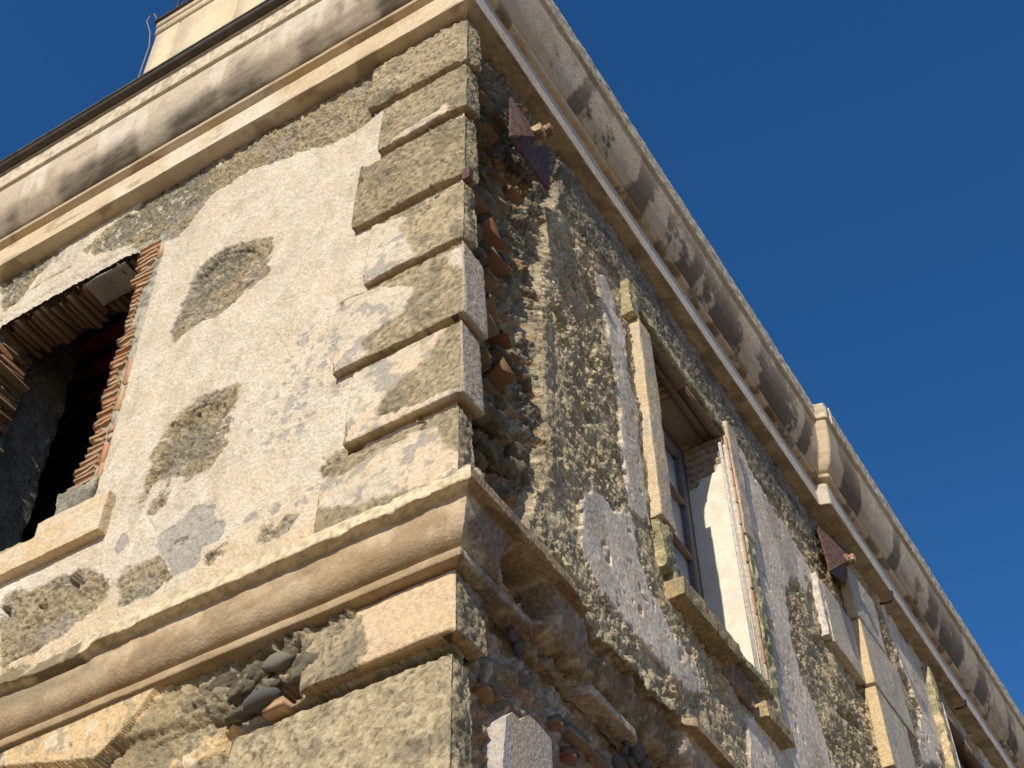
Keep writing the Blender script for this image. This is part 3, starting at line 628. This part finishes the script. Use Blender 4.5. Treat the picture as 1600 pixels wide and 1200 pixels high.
# drop shaped plaster flake left on the side wall
def flake(poly, d, t, mat, colA, colB, name, label=None, parent=B, conv='R', amp=.004, seed=5):
    P2 = np.array([(p[1], p[2]) if conv == 'R' else (p[0], p[2]) for p in ((onR if conv == 'R' else onL)(x, y, d) for x, y in poly)])
    # densify outline and roughen
    out = []
    for a, b in zip(P2, np.roll(P2, -1, 0)):
        k = max(1, int(np.hypot(*(b-a))/.03)); out += [a+(b-a)*j/k for j in range(k)]
    out = np.array(out); q = np.stack([out[:, 0], out[:, 1], out[:, 0]*0], -1)
    out += np.stack([fbm(q, .05, 3, seed)-.5, fbm(q, .05, 3, seed+4)-.5], -1)*amp*4
    import bmesh
    bm = bmesh.new()
    f = [bm.verts.new((d, a, b) if conv == 'R' else (a, -d, b)) for a, b in out]; fc = bm.faces.new(f)
    r = bmesh.ops.extrude_face_region(bm, geom=[fc]); ev = [g for g in r['geom'] if isinstance(g, bmesh.types.BMVert)]
    bmesh.ops.translate(bm, verts=ev, vec=(-t, 0, 0) if conv == 'R' else (0, t, 0)); bmesh.ops.recalc_face_normals(bm, faces=bm.faces)
    me = bpy.data.meshes.new(name); bm.to_mesh(me); bm.free()
    V = np.empty(len(me.vertices)*3); me.vertices.foreach_get('co', V); V = V.reshape(-1, 3)
    mm = ss(.4, .6, fbm(V, .12, 3, seed+8))[:, None]; cc = np.ones((len(V), 4)); cc[:, :3] = np.array(colA)*(1-mm)+np.array(colB)*mm
    a = me.color_attributes.new('Col', 'FLOAT_COLOR', 'POINT'); a.data.foreach_set('color', cc.ravel()); me.materials.append(mat)
    return link(name, me, parent, label=label)
flake([(790,1120),(800,1112),(812,1125),(826,1118),(836,1126),(850,1140),(862,1155),(864,1215),(795,1260),(786,1200)], .045, .09, M_WALL, (.46, .43, .40), (.50, .40, .30), 'plaster_slab', 'pale upright plaster slab left standing beside the lower corner block')

# ------------------------------------------------------------------ bricks and stones in the eroded corner
def wall_brick(px, py, d, L_, W_, H_, rz=0., ry=0., rx=0., dark=True):
    p = onR(px, py, d); rot = (rx, ry, rz)
    return brick(wallR, (p[0]-W_/2, p[1], p[2]), (W_, L_, H_), rot, dark)
lst = [(757,150,.02,.10),(764,158,.03,.08),(770,205,-.01,.16),(786,228,.02,.16),(778,250,-.01,.14),(792,272,-.01,.16),(800,300,.01,.14),(787,318,-.02,.15),(772,345,-.01,.15),(800,352,.02,.16),
       (783,366,.0,.24),(770,392,.01,.26),(790,400,.0,.22),(752,398,.02,.16),(806,384,.01,.18),(778,428,.01,.22),(796,440,.0,.16),(764,440,.02,.14),
       (776,478,.0,.20),(792,500,.01,.20),(800,528,.0,.16),(767,500,.01,.16),(812,548,.03,.09),(806,580,.04,.15),(786,560,-.01,.09),(760,575,-.02,.16),(775,598,-.03,.2),(790,635,-.02,.14),(772,640,-.03,.16),(808,372,.0,.2),(760,330,.01,.12),(826,330,.0,.14),(815,300,.0,.12)]
for k, (x, y, d, l) in enumerate(lst):
    if k in (1, 3, 4, 6, 8, 9, 11, 13, 14, 16, 17, 19, 24, 25, 27, 29, 30, 31): continue
    wall_brick(x, y, d+rnd.uniform(-.012, .012), l*rnd.uniform(.75, 1.1), .18, rnd.uniform(.026, .038), rnd.uniform(-.3, .3), rnd.uniform(-.12, .12), rnd.uniform(-.16, .16))
for k in range(8):
    yv = rnd.uniform(.12, .6); zv = rnd.uniform(6.0, 9.25)
    brick(wallR, (-.13+rnd.uniform(-.02, .03), yv, zv), (.20, rnd.uniform(.08, .22), rnd.uniform(.026, .038)), (rnd.uniform(-.12, .12), rnd.uniform(-.1, .1), rnd.uniform(-.2, .2)), True)
# stones and brick pieces in the gap under the left string course
def lump_shape(i):
    V = []; Q = []; nu, nv = 26, 18
    for a in range(nv+1):
        th = math.pi*a/nv
        for b in range(nu):
            ph = 2*math.pi*b/nu; V.append((math.sin(th)*math.cos(ph), math.sin(th)*math.sin(ph), math.cos(th)))
    V = np.array(V); V = V*.5*(.55+.9*fbm(V+i*5.1, 1.0, 2, i+60)+.55*(fbm(V+i, .35, 4, i+70)-.3)+.16*(np.random.RandomState(i).rand(len(V))-.5))[:, None]
    for a in range(nv):
        for b in range(nu): Q.append((a*nu+b, (a+1)*nu+b, (a+1)*nu+(b+1) % nu, a*nu+(b+1) % nu))
    m = ss(.4, .6, fbm(V, .3, 3, i+75))[:, None]
    return mesh('rubble', V, np.array(Q), M_ROUGH, np.array((.33, .285, .195))*(1-m)+np.array((.22, .20, .15))*m)
LUMP = [lump_shape(i) for i in range(5)]
for (x, y, d, s, mi, sc) in [(432,1030,.03,.075,0,(1.5, .9, .75)), (405,1093,.045,.10,1,(1.5, .9, .62)), (462,1042,.01,.05,1,(1.2, .7, .7))]:
    p = onL(x, y, d); o = brick(wallL, (p[0], p[1]+.02, p[2]), tuple(s*1.1*c for c in sc), (rnd.uniform(-.3, .3), -.15, rnd.uniform(-.3, .3)), mesh_=STONES[mi], name='stone')
for i, (x, y, d, s, sc) in enumerate([(395,1052,.02,.11,(1.4, .8, .7)), (372,1075,.02,.10,(1.3, .8, .7)), (350,1062,.01,.09,(1.5, .8, .7)), (418,1068,.02,.08,(1.2, .8, .6)), (380,1108,.02,.10,(1.5, .8, .6)), (478,1042,.02,.13,(1.3, .9, .8)), (455,1015,.0,.12,(1.5, .7, .6))]):
    p = onL(x, y, d); brick(wallL, (p[0], p[1]+.03, p[2]), tuple(s*c for c in sc), (rnd.uniform(-.3, .3), -.25, rnd.uniform(-.3, .3)), mesh_=LUMP[i % 4], name='rubble')
for k in range(120):
    zv = rnd.uniform(5.62, 9.35); yv = rnd.uniform(.03, .62) if zv < 8.4 else rnd.uniform(.05, .8); s = rnd.uniform(.05, .13)
    yv = max(yv, s*1.05+.0)
    brick(wallR, (-.10+rnd.uniform(-.03, .035), yv, zv), (s, s*rnd.uniform(1, 1.9), s*rnd.uniform(.5, .8)), (rnd.uniform(-.3, .3), rnd.uniform(-.3, .3), rnd.uniform(-.3, .3)), mesh_=LUMP[k % 4], name='rubble')
for (x, y, d) in [(430,1104,.02), (500,1063,-.01), (488,1075,-.02)]:
    p = onL(x, y, d); brick(wallL, (p[0], p[1]+.05, p[2]), (.10, .12, .045), (0, -.05, rnd.uniform(-.1, .1)))
for (x, y, d, s) in [(993,1170,.03,.085), (978,1150,.03,.035), (980,1160,.03,.04), (995,1185,.02,.045), (975,1172,.02,.035), (985,1190,.03,.04), (965,1190,.03,.05), (1005,1195,.03,.05), (925,1000,.0,.04), (800,990,.01,.05), (810,1010,.0,.05), (822,1000,.0,.04)]:
    p = onR(x, y, d); brick(wallR, p, (s*.9, s*1.2, s*1.2), (rnd.uniform(-1, 1), 0, 0), mesh_=STONES[rnd.choice((1, 3, 5))], name='stone')
for (x, y, d, L_) in [(905,1150,.0,.14), (925,1165,.01,.16), (940,1185,.01,.15), (900,1180,.0,.12), (770,1075,.02,.12), (790,1090,.0,.14), (810,1105,.0,.12), (880,1130,.02,.1)]:
    wall_brick(x, y, d, L_, .14, .05)

# ------------------------------------------------------------------ left window opening
WL = empty('window_opening', B, label='dark gaping window hole edged with thin broken bricks')
z = 6.83; k = 0
gaps = [(8.60, 8.64), (8.05, 8.42), (7.60, 7.72), (7.20, 7.24)]
while z < 8.86:
    hb = rnd.uniform(.030, .046)
    inn = any(a < z < b for a, b in gaps)
    xr = -2.205-rnd.uniform(.0, .02); xl = -2.315-rnd.uniform(-.02, .035)-(.03 if z > 8.5 else 0)-(.05*max(0, 1-abs(z-6.85)/.25))
    if inn: xr = -2.27; xl = -2.31-rnd.uniform(0, .02)
    brick(WL, ((xl+xr)/2, .125+rnd.uniform(-.006, .008), z), (xr-xl, .22, hb), (rnd.uniform(-.02, .02), rnd.uniform(-.07, .0), rnd.uniform(-.05, .05)))
    z += hb+rnd.uniform(.005, .010); k += 1
# second ring of bricks standing upright beside the plaster edge
for (zc, hh) in [(8.72, .12), (7.62, .20), (7.40, .17), (7.16, .05), (7.10, .05), (6.98, .15), (6.84, .13)]:
    brick(WL, (-2.172+rnd.uniform(-.008, .008), .060, zc), (.042, .10, hh), (0, rnd.uniform(-.04, .04), 0))
# sill rubble corner
link('rubble', rough_box((-2.42, -.01, 6.60), (-2.16, .2, 6.80), .014, .022, M_ROUGH, (.36, .33, .25), (.20, .19, .15), 'rubble', .07, 410), WL)
link('rubble', rough_box((-3.3, -.02, 6.42), (-2.35, .2, 6.545), .016, .020, M_ROUGH, (.40, .35, .22), (.55, .46, .30), 'rubble', .08, 411), WL)
# soffit bricks on edge
x = -2.42; 
while x > -3.56:
    wv = rnd.uniform(.032, .042); brick(WL, (x-wv/2, .19+rnd.uniform(-.012, .012), 8.92+rnd.uniform(-.012, .012)), (.12, .30, wv), (0, math.pi/2+rnd.uniform(-.03, .03), rnd.uniform(-.015, .015)), True); x -= wv+rnd.uniform(.013, .022)
link('lintel_mortar', rough_box((-3.6, .03, 8.93), (-2.2, .36, 9.1), .03, .012, M_DARK, DARK, DARK, 'lintel_mortar', .08, 413), WL)
link('plaster_remnant', rough_box((-2.86, .02, 8.845), (-2.50, .22, 8.862), .02, .006, M_WALL, (.34, .33, .30), (.40, .38, .34), 'plaster_remnant', .1, 414, bev=.8), WL, label='flat remnant of plaster under the window head')
# left jamb, its brick ends
link('jamb_mortar', rough_box((-3.80, .03, 6.4), (-3.57, .34, 8.93), .02, .022, M_ROUGH, (.24, .22, .18), (.14, .13, .11), 'jamb_mortar', .08, 415), WL)
z = 6.7
while z < 8.85:
    hb = rnd.uniform(.028, .04); 
    if rnd.random() < .85: brick(WL, (-3.60+rnd.uniform(-.02, .02), .17+rnd.uniform(-.02, .02), z), (.16, .30, hb), (rnd.uniform(-.06, .06), rnd.uniform(-.05, .05), rnd.uniform(-.05, .05)), True)
    z += hb+rnd.uniform(.012, .02)
link('jamb_core', rough_box((-2.60, .0, 6.3), (-2.26, .0, 6.31), .1, 0, M_DARK, DARK, DARK, 'jamb_core'), WL) if False else None
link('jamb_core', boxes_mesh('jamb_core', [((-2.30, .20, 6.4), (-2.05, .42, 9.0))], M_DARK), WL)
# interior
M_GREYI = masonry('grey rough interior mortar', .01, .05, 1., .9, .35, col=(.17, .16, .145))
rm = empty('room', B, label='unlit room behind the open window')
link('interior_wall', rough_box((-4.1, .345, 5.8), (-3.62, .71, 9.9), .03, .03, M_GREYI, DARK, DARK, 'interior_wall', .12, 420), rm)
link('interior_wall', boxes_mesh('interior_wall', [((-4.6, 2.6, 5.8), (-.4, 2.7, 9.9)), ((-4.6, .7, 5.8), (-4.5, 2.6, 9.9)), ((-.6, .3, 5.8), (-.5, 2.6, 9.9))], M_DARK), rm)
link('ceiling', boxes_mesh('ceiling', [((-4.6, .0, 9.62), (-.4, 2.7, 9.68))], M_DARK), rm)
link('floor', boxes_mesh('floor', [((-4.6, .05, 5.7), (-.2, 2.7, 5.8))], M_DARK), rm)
bx = boxes_mesh('beam', [((-4.4, -.045, -.06), (-.6, .045, .06))], M_BEAM)
for i, yv in enumerate((.735, .92, 1.105, 1.29, 1.475, 1.66)):
    o = link('beam', bx, rm); o.location = (0, yv, 9.46)
# moulded sill of the left window
def sill_st(P, c):
    m = fbm(P, .16, 4, 430); c = np.where(ss(.5, .56, m)[:, None] > .5, c*.7+OCHRE*.3, c); return c
link('window_sill', rough_box((-4.6, -.058, 6.315), (-1.985, .03, 6.475), .014, .003, M_WALL, CREAM2, (.64, .50, .32), 'window_sill', .08, 431, sill_st, bev=.4), WL, label='projecting cream sill with ochre stains under the open window')
link('window_sill', rough_box((-2.45, -.056, 6.470), (-1.983, .03, 6.575), .014, .004, M_WALL, CREAM2, (.60, .46, .30), 'window_sill', .08, 432, bev=.5), WL, label='right end of the sill rising at the jamb')

link('core', boxes_mesh('core', [((-.5, .16, 5.2), (-.27, 1.3, 9.6))], M_DARK), B)
# ------------------------------------------------------------------ right window
WR = empty('window', B, label='deep side window with grey wooden sash and white reveal')
# reveal (far side), plaster below, brick above
rx = np.linspace(.012, -.36, 46); rz = np.arange(6.45, 8.80, .012); X, Zr = np.meshgrid(rx, rz)
P = np.stack([X, np.full_like(X, WY1), Zr], -1); m_, f_ = fbm(P, .1, 4, 440), fbm(P, .035, 3, 441)
pl = ss(.0, .03, (8.50+X*.62+(m_-.5)*.10)-Zr)
lay = .5+.5*np.sin(Zr/.062*2*math.pi+(m_-.5)*3)
P[..., 1] += -pl*(.022+(m_-.5)*.006)-(1-pl)*(ss(.3, .6, lay)*.022+(f_-.5)*.012)+.01
c = mixc(np.broadcast_to(np.array((.70, .66, .56)), P.shape).copy(), (.64, .60, .51), ss(.45, .6, m_)); bc = mixc(np.broadcast_to(np.array((.33, .24, .165)), P.shape).copy(), (.24, .21, .17), ss(.6, .3, lay)); bc = mixc(bc, (.42, .37, .3), ss(.5, .6, f_)*.6)
c = c*pl[..., None]+bc*(1-pl[..., None])
link('reveal', grid_mesh('reveal', P, M_SMOOTH, c), WR, label='far reveal, white plaster with bare brick at its top')
# soffit
ry = np.arange(1.95, 3.26, .012); X, Yr = np.meshgrid(np.linspace(.0, -.36, 46), ry); P = np.stack([X, Yr, np.full_like(X, WZ1+.01)], -1); m_, f_ = fbm(P, .1, 4, 450), fbm(P, .035, 3, 451)
lay = .5+.5*np.sin(Yr/.062*2*math.pi+(m_-.5)*3); half = ss(2.85, 2.7, Yr+(m_-.5)*.2)
P[..., 2] -= half*ss(.3, .6, lay)*.03+(f_-.5)*.014
c = mixc(np.broadcast_to(np.array((.30, .25, .21)), P.shape).copy(), (.36, .25, .16), half*ss(.4, .6, lay))
link('soffit', grid_mesh('soffit', P, M_MOULD, c, flip=True), WR)
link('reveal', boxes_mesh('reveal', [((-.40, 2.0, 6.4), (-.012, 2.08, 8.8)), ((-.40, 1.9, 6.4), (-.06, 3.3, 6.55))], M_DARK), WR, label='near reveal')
link('rubble', rough_box((-.08, 2.60, 6.36), (.015, 3.05, 6.57), .012, .030, M_ROUGH, (.30, .21, .13), (.20, .16, .11), 'rubble', .06, 473), WR)
link('lintel_board', boxes_mesh('lintel_board', [((-.05, 2.06, 8.70), (.012, 2.66, 8.735)), ((-.045, 2.665, 8.70), (.014, 3.2, 8.735)), ((-.115, 2.06, 8.715), (-.06, 3.18, 8.74))], M_WOODB, .003), WR)
fx = -.27
link('frame', boxes_mesh('frame', [((fx-.06, 3.10, 6.5), (fx, 3.185, 8.70)), ((fx-.06, 2.06, 8.60), (fx, 3.10, 8.70)), ((fx-.03, 3.02, 6.5), (fx+.025, 3.095, 8.59)), ((fx-.03, 2.10, 8.50), (fx+.022, 3.015, 8.59)), ((fx-.06, 2.06, 6.5), (fx, 2.12, 8.59)), ((fx-.03, 2.58, 6.5), (fx+.024, 2.66, 8.495))], M_WOOD, .003), WR, label='weathered grey outer frame and sash stiles')
zb = [onR(1052, 765, fx+.02)[2], onR(1064, 852, fx+.02)[2]]; zb = [zb[0], zb[1], zb[1]-(zb[0]-zb[1])]
for zz in zb: link('glazing_bar', boxes_mesh('glazing_bar', [((fx-.02, 2.665, zz-.02), (fx+.028, 3.015, zz+.02))], M_WOODB, .003), WR)
zl = [8.495]+zb+[6.5]
for a, b in zip(zl[:-1], zl[1:]): link('pane', boxes_mesh('pane', [((fx-.010, 2.662, b+.022), (fx-.004, 3.018, a-.022))], gm), WR)
link('hinge', boxes_mesh('hinge', [((fx+.02, 2.70, 8.42), (fx+.05, 2.73, 8.52)), ((fx+.02, 2.70, 7.2), (fx+.05, 2.73, 7.28))], M_RUST, .004), WR)
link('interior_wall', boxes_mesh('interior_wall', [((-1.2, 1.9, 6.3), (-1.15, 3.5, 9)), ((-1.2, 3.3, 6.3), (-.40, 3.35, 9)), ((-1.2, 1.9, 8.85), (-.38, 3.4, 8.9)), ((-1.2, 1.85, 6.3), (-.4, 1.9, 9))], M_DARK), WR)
# trims: left and right of the opening
link('trim', rough_box((-.02, 1.90, 6.95), (.058, 2.078, 8.60), .013, .006, M_WALL, (.56, .46, .31), (.46, .40, .32), 'trim', .1, 460, bev=.5), WR, label='straight plaster surround left of the sash window')
link('trim', rough_box((-.04, 1.90, 6.60), (.05, 2.06, 6.94), .013, .022, M_ROUGH, (.40, .35, .2), (.26, .24, .14), 'trim', .06, 461), WR, label='lichen eaten lower end of the surround')
link('trim', rough_box((-.04, 1.83, 8.61), (.05, 1.95, 8.93), .013, .016, M_ROUGH, (.48, .41, .25), (.34, .30, .18), 'trim', .06, 462), WR, label='crumbling upper end of the surround')
link('trim', rough_box((-.04, 1.95, 8.77), (.035, 3.22, 8.86), .013, .018, M_ROUGH, (.46, .42, .27), (.27, .26, .16), 'trim', .06, 463), WR, label='lichen crust over the window head')
link('trim', rough_box((-.03, 3.235, 7.85), (.052, 3.41, 8.89), .014, .008, M_WALL, (.55, .46, .34), (.44, .38, .30), 'trim', .1, 464, bev=.8), WR, label='rounded plaster surround right of the sash window')
link('trim', rough_box((-.04, 3.24, 6.45), (.045, 3.37, 7.84), .013, .018, M_ROUGH, (.44, .41, .26), (.26, .27, .15), 'trim', .05, 465), WR, label='moss covered lower surround right of the window')
link('shutter_strip', boxes_mesh('shutter_strip', [((.012, 3.195, 6.40), (.030, 3.232, 8.62)), ((-.012, 3.172, 6.5), (.008, 3.186, 8.64))], M_WHITE, .003), WR, label='flaking white wooden strip down the far jamb')
zz = 6.42
while zz < 8.6:
    hb = rnd.uniform(.10, .2); brick(WR, (.030, 3.222, zz+hb/2), (.02, .03, hb*.96), (0, 0, rnd.uniform(-.1, .1)), mesh_=None); zz += hb+.01
# broken sill
link('sill', rough_box((-.06, 1.98, 6.44), (.10, 2.66, 6.56), .013, .010, M_ROUGH, (.38, .28, .16), (.30, .25, .16), 'sill', .06, 470), WR, label='surviving left half of the eroded window sill')
link('sill', rough_box((-.06, 2.0, 6.565), (.06, 3.22, 6.62), .013, .012, M_ROUGH, (.36, .33, .22), (.26, .24, .16), 'sill', .05, 471), WR, label='thin top crust of the window sill')
link('sill', rough_box((-.06, 2.98, 6.30), (.09, 3.34, 6.40), .013, .010, M_ROUGH, (.42, .32, .18), (.28, .25, .16), 'sill', .06, 472), WR, label='broken right end of the window sill')

# ------------------------------------------------------------------ far pilaster with block courses and third window
def pil(y0, y1, z0, z1, x0, x1, seed, label, sidecol=(.56, .44, .26), amp=.003, bev=.5):
    def sun_side(P, c): return np.where((P[:, 1] < y0+.012)[:, None], np.array(sidecol), c)  # side turned to the sun is painted warmer than the front
    return link('pilaster_block', rough_box((x0, y0, z0), (x1, y1, z1), .016, amp+.002, M_WALL, (.46, .42, .35), (.52, .46, .37), 'pilaster_block', .12, seed, sun_side, bev), B, label=label)
pil(5.33, 5.93, 8.60, 9.14, .02, .106, 500, 'uppermost worn block of the far pilaster', (.52, .42, .25), .008)
pil(5.33, 6.15, 7.985, 8.572, .02, .112, 501, 'middle block of the far pilaster with a square lower edge')
pil(5.33, 5.95, 7.30, 7.955, .02, .108, 502, 'lower block of the far pilaster, broken at its right')
pil(4.74, 5.325, 7.99, 8.56, -.02, .05, 503, 'shallow grey block left of the far pilaster', (.5, .42, .3))
link('timber_remnant', rough_box((-.02, 4.66, 8.0), (.045, 4.725, 8.58), .02, .014, M_WHITE, WHITE, WHITE, 'timber_remnant', .05, 504), B, label='splintered whitish strip beside the far pilaster')
W3 = empty('window', B, label='third window far along the side wall, partly out of view')
link('lintel_board', boxes_mesh('lintel_board', [((-.01, 7.48, 9.02), (.10, 8.0, 9.065)), ((-.01, 8.005, 9.02), (.095, 8.66, 9.065)), ((-.10, 7.5, 9.02), (-.04, 8.6, 9.06))], M_WOODB, .004), W3)
link('trim', boxes_mesh('trim', [((-.02, 7.44, 7.6), (.11, 7.50, 9.10))], M_WHITE, .003), W3)
link('trim', rough_box((.03, 7.16, 7.9), (.135, 7.30, 9.3), .02, .014, M_ROUGH, (.55, .44, .27), (.3, .28, .17), 'trim', .06, 505), W3)
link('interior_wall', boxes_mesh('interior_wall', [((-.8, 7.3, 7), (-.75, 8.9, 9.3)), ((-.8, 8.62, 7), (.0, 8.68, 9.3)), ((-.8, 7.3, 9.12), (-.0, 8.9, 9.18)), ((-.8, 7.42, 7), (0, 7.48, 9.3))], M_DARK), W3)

# ------------------------------------------------------------------ iron wall anchors and hooks
def anchor(pts_px, label):
    A = empty('wall_anchor', B, label=label)
    v = {k: tuple(onR(x, y, d)) for k, (x, y, d) in pts_px.items()}
    def plate(tri, t, nm='plate'):
        a = [Vector(v[k]) for k in tri]; n = (a[1]-a[0]).cross(a[2]-a[0]).normalized()
        if n.x < 0 or (abs(n.x) < .2 and n.y > 0): n = -n
        V = [p+n*t*.5 for p in a]+[p-n*t*.5 for p in a]; k = len(a)
        Q = [tuple(range(k)), tuple(range(2*k-1, k-1, -1))]+[(i, i+k, (i+1) % k+k, (i+1) % k) for i in range(k)]
        me = bpy.data.meshes.new(nm); me.from_pydata([tuple(p) for p in V], [], Q); me.update()
        import bmesh
        bm = bmesh.new(); bm.from_mesh(me); bmesh.ops.recalc_face_normals(bm, faces=bm.faces); bm.to_mesh(me); bm.free(); me.materials.append(M_RUST)
        link(nm, me, A)
    plate(('top', 'cl', 'cm'), .018); plate(('top', 'cm', 'cr'), .016); plate(('cl', 'cr', 'bl'), .016); plate(('cl2', 'bl', 'bot'), .02); plate(('bl', 'cr2', 'bot'), .02)
    a, b = Vector(v['nut']), Vector(v['tip'])
    link('bolt', tube('bolt', [a, a.lerp(b, .5), b], .017, M_RUST), A)
    for t, s in ((.28, .034), (.75, .028)):
        p = a.lerp(b, t); me = rough_box((p.x-s, p.y-s, p.z-s), (p.x+s, p.y+s, p.z+s), .012, .006, M_ROUGH, (.45, .34, .22), (.28, .17, .11), 'nut', .03, 510); link('nut', me, A)
    return A
anchor({'top': (797,152,.06), 'cl': (797,213,.16), 'cm': (826,214,.17), 'cr': (839,214,.10), 'bl': (828,228,.10), 'cl2': (797,215,.14), 'cr2': (855,228,.06), 'bot': (856,298,.04), 'nut': (832,208,.12), 'tip': (864,202,.20)}, 'rusty star shaped iron anchor near the top of the corner')
anchor({'top': (1276,822,.03), 'cl': (1297,892,.16), 'cm': (1322,878,.17), 'cr': (1334,872,.10), 'bl': (1318,890,.10), 'cl2': (1298,893,.14), 'cr2': (1328,885,.05), 'bot': (1325,918,.04), 'nut': (1315,878,.12), 'tip': (1336,872,.20)}, 'rusty iron anchor above the far pilaster')
link('hook', tube('hook', [onR(1376, 943, .10), onR(1392, 940, .225), onR(1394, 936, .235), onR(1393, 924, .235)], .012, M_IRON), B, label='bent iron hook under the cornice nearer the anchor')
link('hook', tube('hook', [onR(1494, 1108, .10), onR(1508, 1104, .225), onR(1509, 1101, .235), onR(1508, 1094, .235)], .011, M_IRON), B, label='bent iron hook under the cornice at the far end')
link('iron_peg', rough_box(tuple(np.array(onR(731, 275, .06))-np.array((.02, .02, .04))), tuple(np.array(onR(731, 275, .06))+np.array((.02, .02, .05))), .02, .003, M_RUST, DARK, DARK, 'iron_peg', .03, 520), B)

# ------------------------------------------------------------------ gutter and roof
def half_round(x0, x1, y, z, r, mat, name, sag=0.):
    n = 40; k = 12; V = []; Q = []
    for i in range(n+1):
        t = i/n; x = x0+(x1-x0)*t; zz = z-sag*math.sin(math.pi*((t*3) % 1))*.3
        for rr in (r, r-.004):
            for j in range(k+1):
                a = math.pi+math.pi*j/k; V.append((x, y+rr*math.cos(a), zz+rr*math.sin(a)))
    w = 2*(k+1)
    for i in range(n):
        for j in range(k): Q.append((i*w+j, i*w+j+1, (i+1)*w+j+1, (i+1)*w+j)); Q.append((i*w+k+1+j, (i+1)*w+k+1+j, (i+1)*w+k+2+j, i*w+k+2+j))
        Q.append((i*w, (i+1)*w, (i+1)*w+k+1, i*w+k+1)); Q.append((i*w+k, i*w+w-1, (i+1)*w+w-1, (i+1)*w+k))
    return mesh(name, np.array(V), np.array(Q), mat)
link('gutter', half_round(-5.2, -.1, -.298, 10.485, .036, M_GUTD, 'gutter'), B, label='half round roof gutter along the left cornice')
link('gutter_rim', tube('gutter_rim', [(-5.2, -.337, 10.487), (-3, -.337, 10.485), (-1.6, -.336, 10.489), (-.1, -.337, 10.485)], .009, M_ZINC), B)
link('roof', boxes_mesh('roof', [((-5.5, -.275, 10.452), (.24, 12.6, 10.47))], M_ROOF), B)
link('core', boxes_mesh('core', [((-8, .5, .0), (-.6, 12.4, 5.2)), ((-8, 3.2, 5.2), (-.9, 12.4, 10.41)), ((-8, .0, 9.75), (-.02, 12.4, 10.4))], M_DARK), B)
# walls below the picture, down to the ground
link('wall', boxes_mesh('wall', [((-8, .0, 0), (-.02, .3, 3.96)), ((-.3, .0, 0), (.0, 12.4, 3.96)), ((-8, .0, 3.9), (-4.7, .3, 9.45))], masonry('lower wall plaster', .007, .03, .8, .5, .2, col=(.34, .28, .17))), B, label='plain lower part of the walls down to the ground')
# bright chip where the side cornice steps forward
link('coping_chip', rough_box((.235, 5.005, 10.27), (.350, 5.055, 10.455), .014, .005, M_MOULD, (.62, .56, .46), (.6, .52, .4), 'coping_chip', .05, 530), B)

# ------------------------------------------------------------------ lighthouse tower behind the roof
T = empty('lighthouse_tower', loc=(-4.2, 3.2, 10.5), label='cream square tower shaft rising behind the gutter at top left', cat='tower')
def tpt(x, y, d=1.6): r = ray(x, y); t = (d-CAM[1])/r[1]; return CAM+r*t
tl = -5.385; ty = 1.6
def tbox(name, boxes, mat, **k): 
    o = link(name, boxes_mesh(name, boxes, mat), T, **k); o.matrix_parent_inverse = Matrix.Translation((4.2, -3.2, -10.5)); return o
M_TOW = masonry('ochre washed render', .006, .2, .4, .2, .14, col=(.60, .50, .34))
tbox('shaft', [((tl+.02, ty+.03, 10.5), (-2.6, ty+2.8, 17.2))], M_TOW)
edges = [tl, tpt(268, 76)[0], tpt(365, 26)[0], tpt(413, 10)[0], -2.6]
for a, b in zip(edges[:-1], edges[1:]): tbox('wall_panel', [((a+.014, ty, 10.5), (b-.014, ty+.04, 16.93))], M_TOW)
tbox('band', [((tl-.01, ty-.012, 16.96), (-2.6, ty+.04, 17.10)), ((tl-.02, ty-.02, 17.12), (-2.6, ty+.04, 17.24))], M_TOW)
tbox('gallery_slab', [((tl-.05, ty-.05, 17.25), (-2.6, ty+2.9, 17.29))], simple('slab underside', (.06, .05, .05), .8))
def ttube(name, pts, r, mat):
    o = link(name, tube(name, pts, r, mat), T); o.matrix_parent_inverse = Matrix.Translation((4.2, -3.2, -10.5)); return o
for i in range(9):
    xx = tl+.08+i*.32; ttube('railing_post', [(xx, ty+.1, 17.33), (xx, ty+.1, 18.3)], .014, M_IRON)
for zz in (17.6, 17.95, 18.3): ttube('rail', [(tl+.08, ty+.1, zz), (-2.6, ty+.1, zz)], .012, M_IRON)
ttube('cable', [(tl-.015, ty-.02, 10.5), (tl-.02, ty-.02, 14), (tl-.02, ty-.02, 16.7), (tl-.05, ty-.05, 17.0), (tl-.14, ty-.08, 17.3), (tl-.12, ty-.08, 17.42), (tl-.05, ty-.08, 17.40), (tl-.02, ty-.05, 17.3)], .009, M_CABLE)

# ------------------------------------------------------------------ ground
g = bpy.data.meshes.new('ground'); g.from_pydata([(-1500, -1500, 0), (1500, -1500, 0), (1500, 1500, 0), (-1500, 1500, 0)], [], [(0, 1, 2, 3)]); g.materials.append(M_GROUND)
link('ground', g, kind='structure', label='pale dry ground around the building')
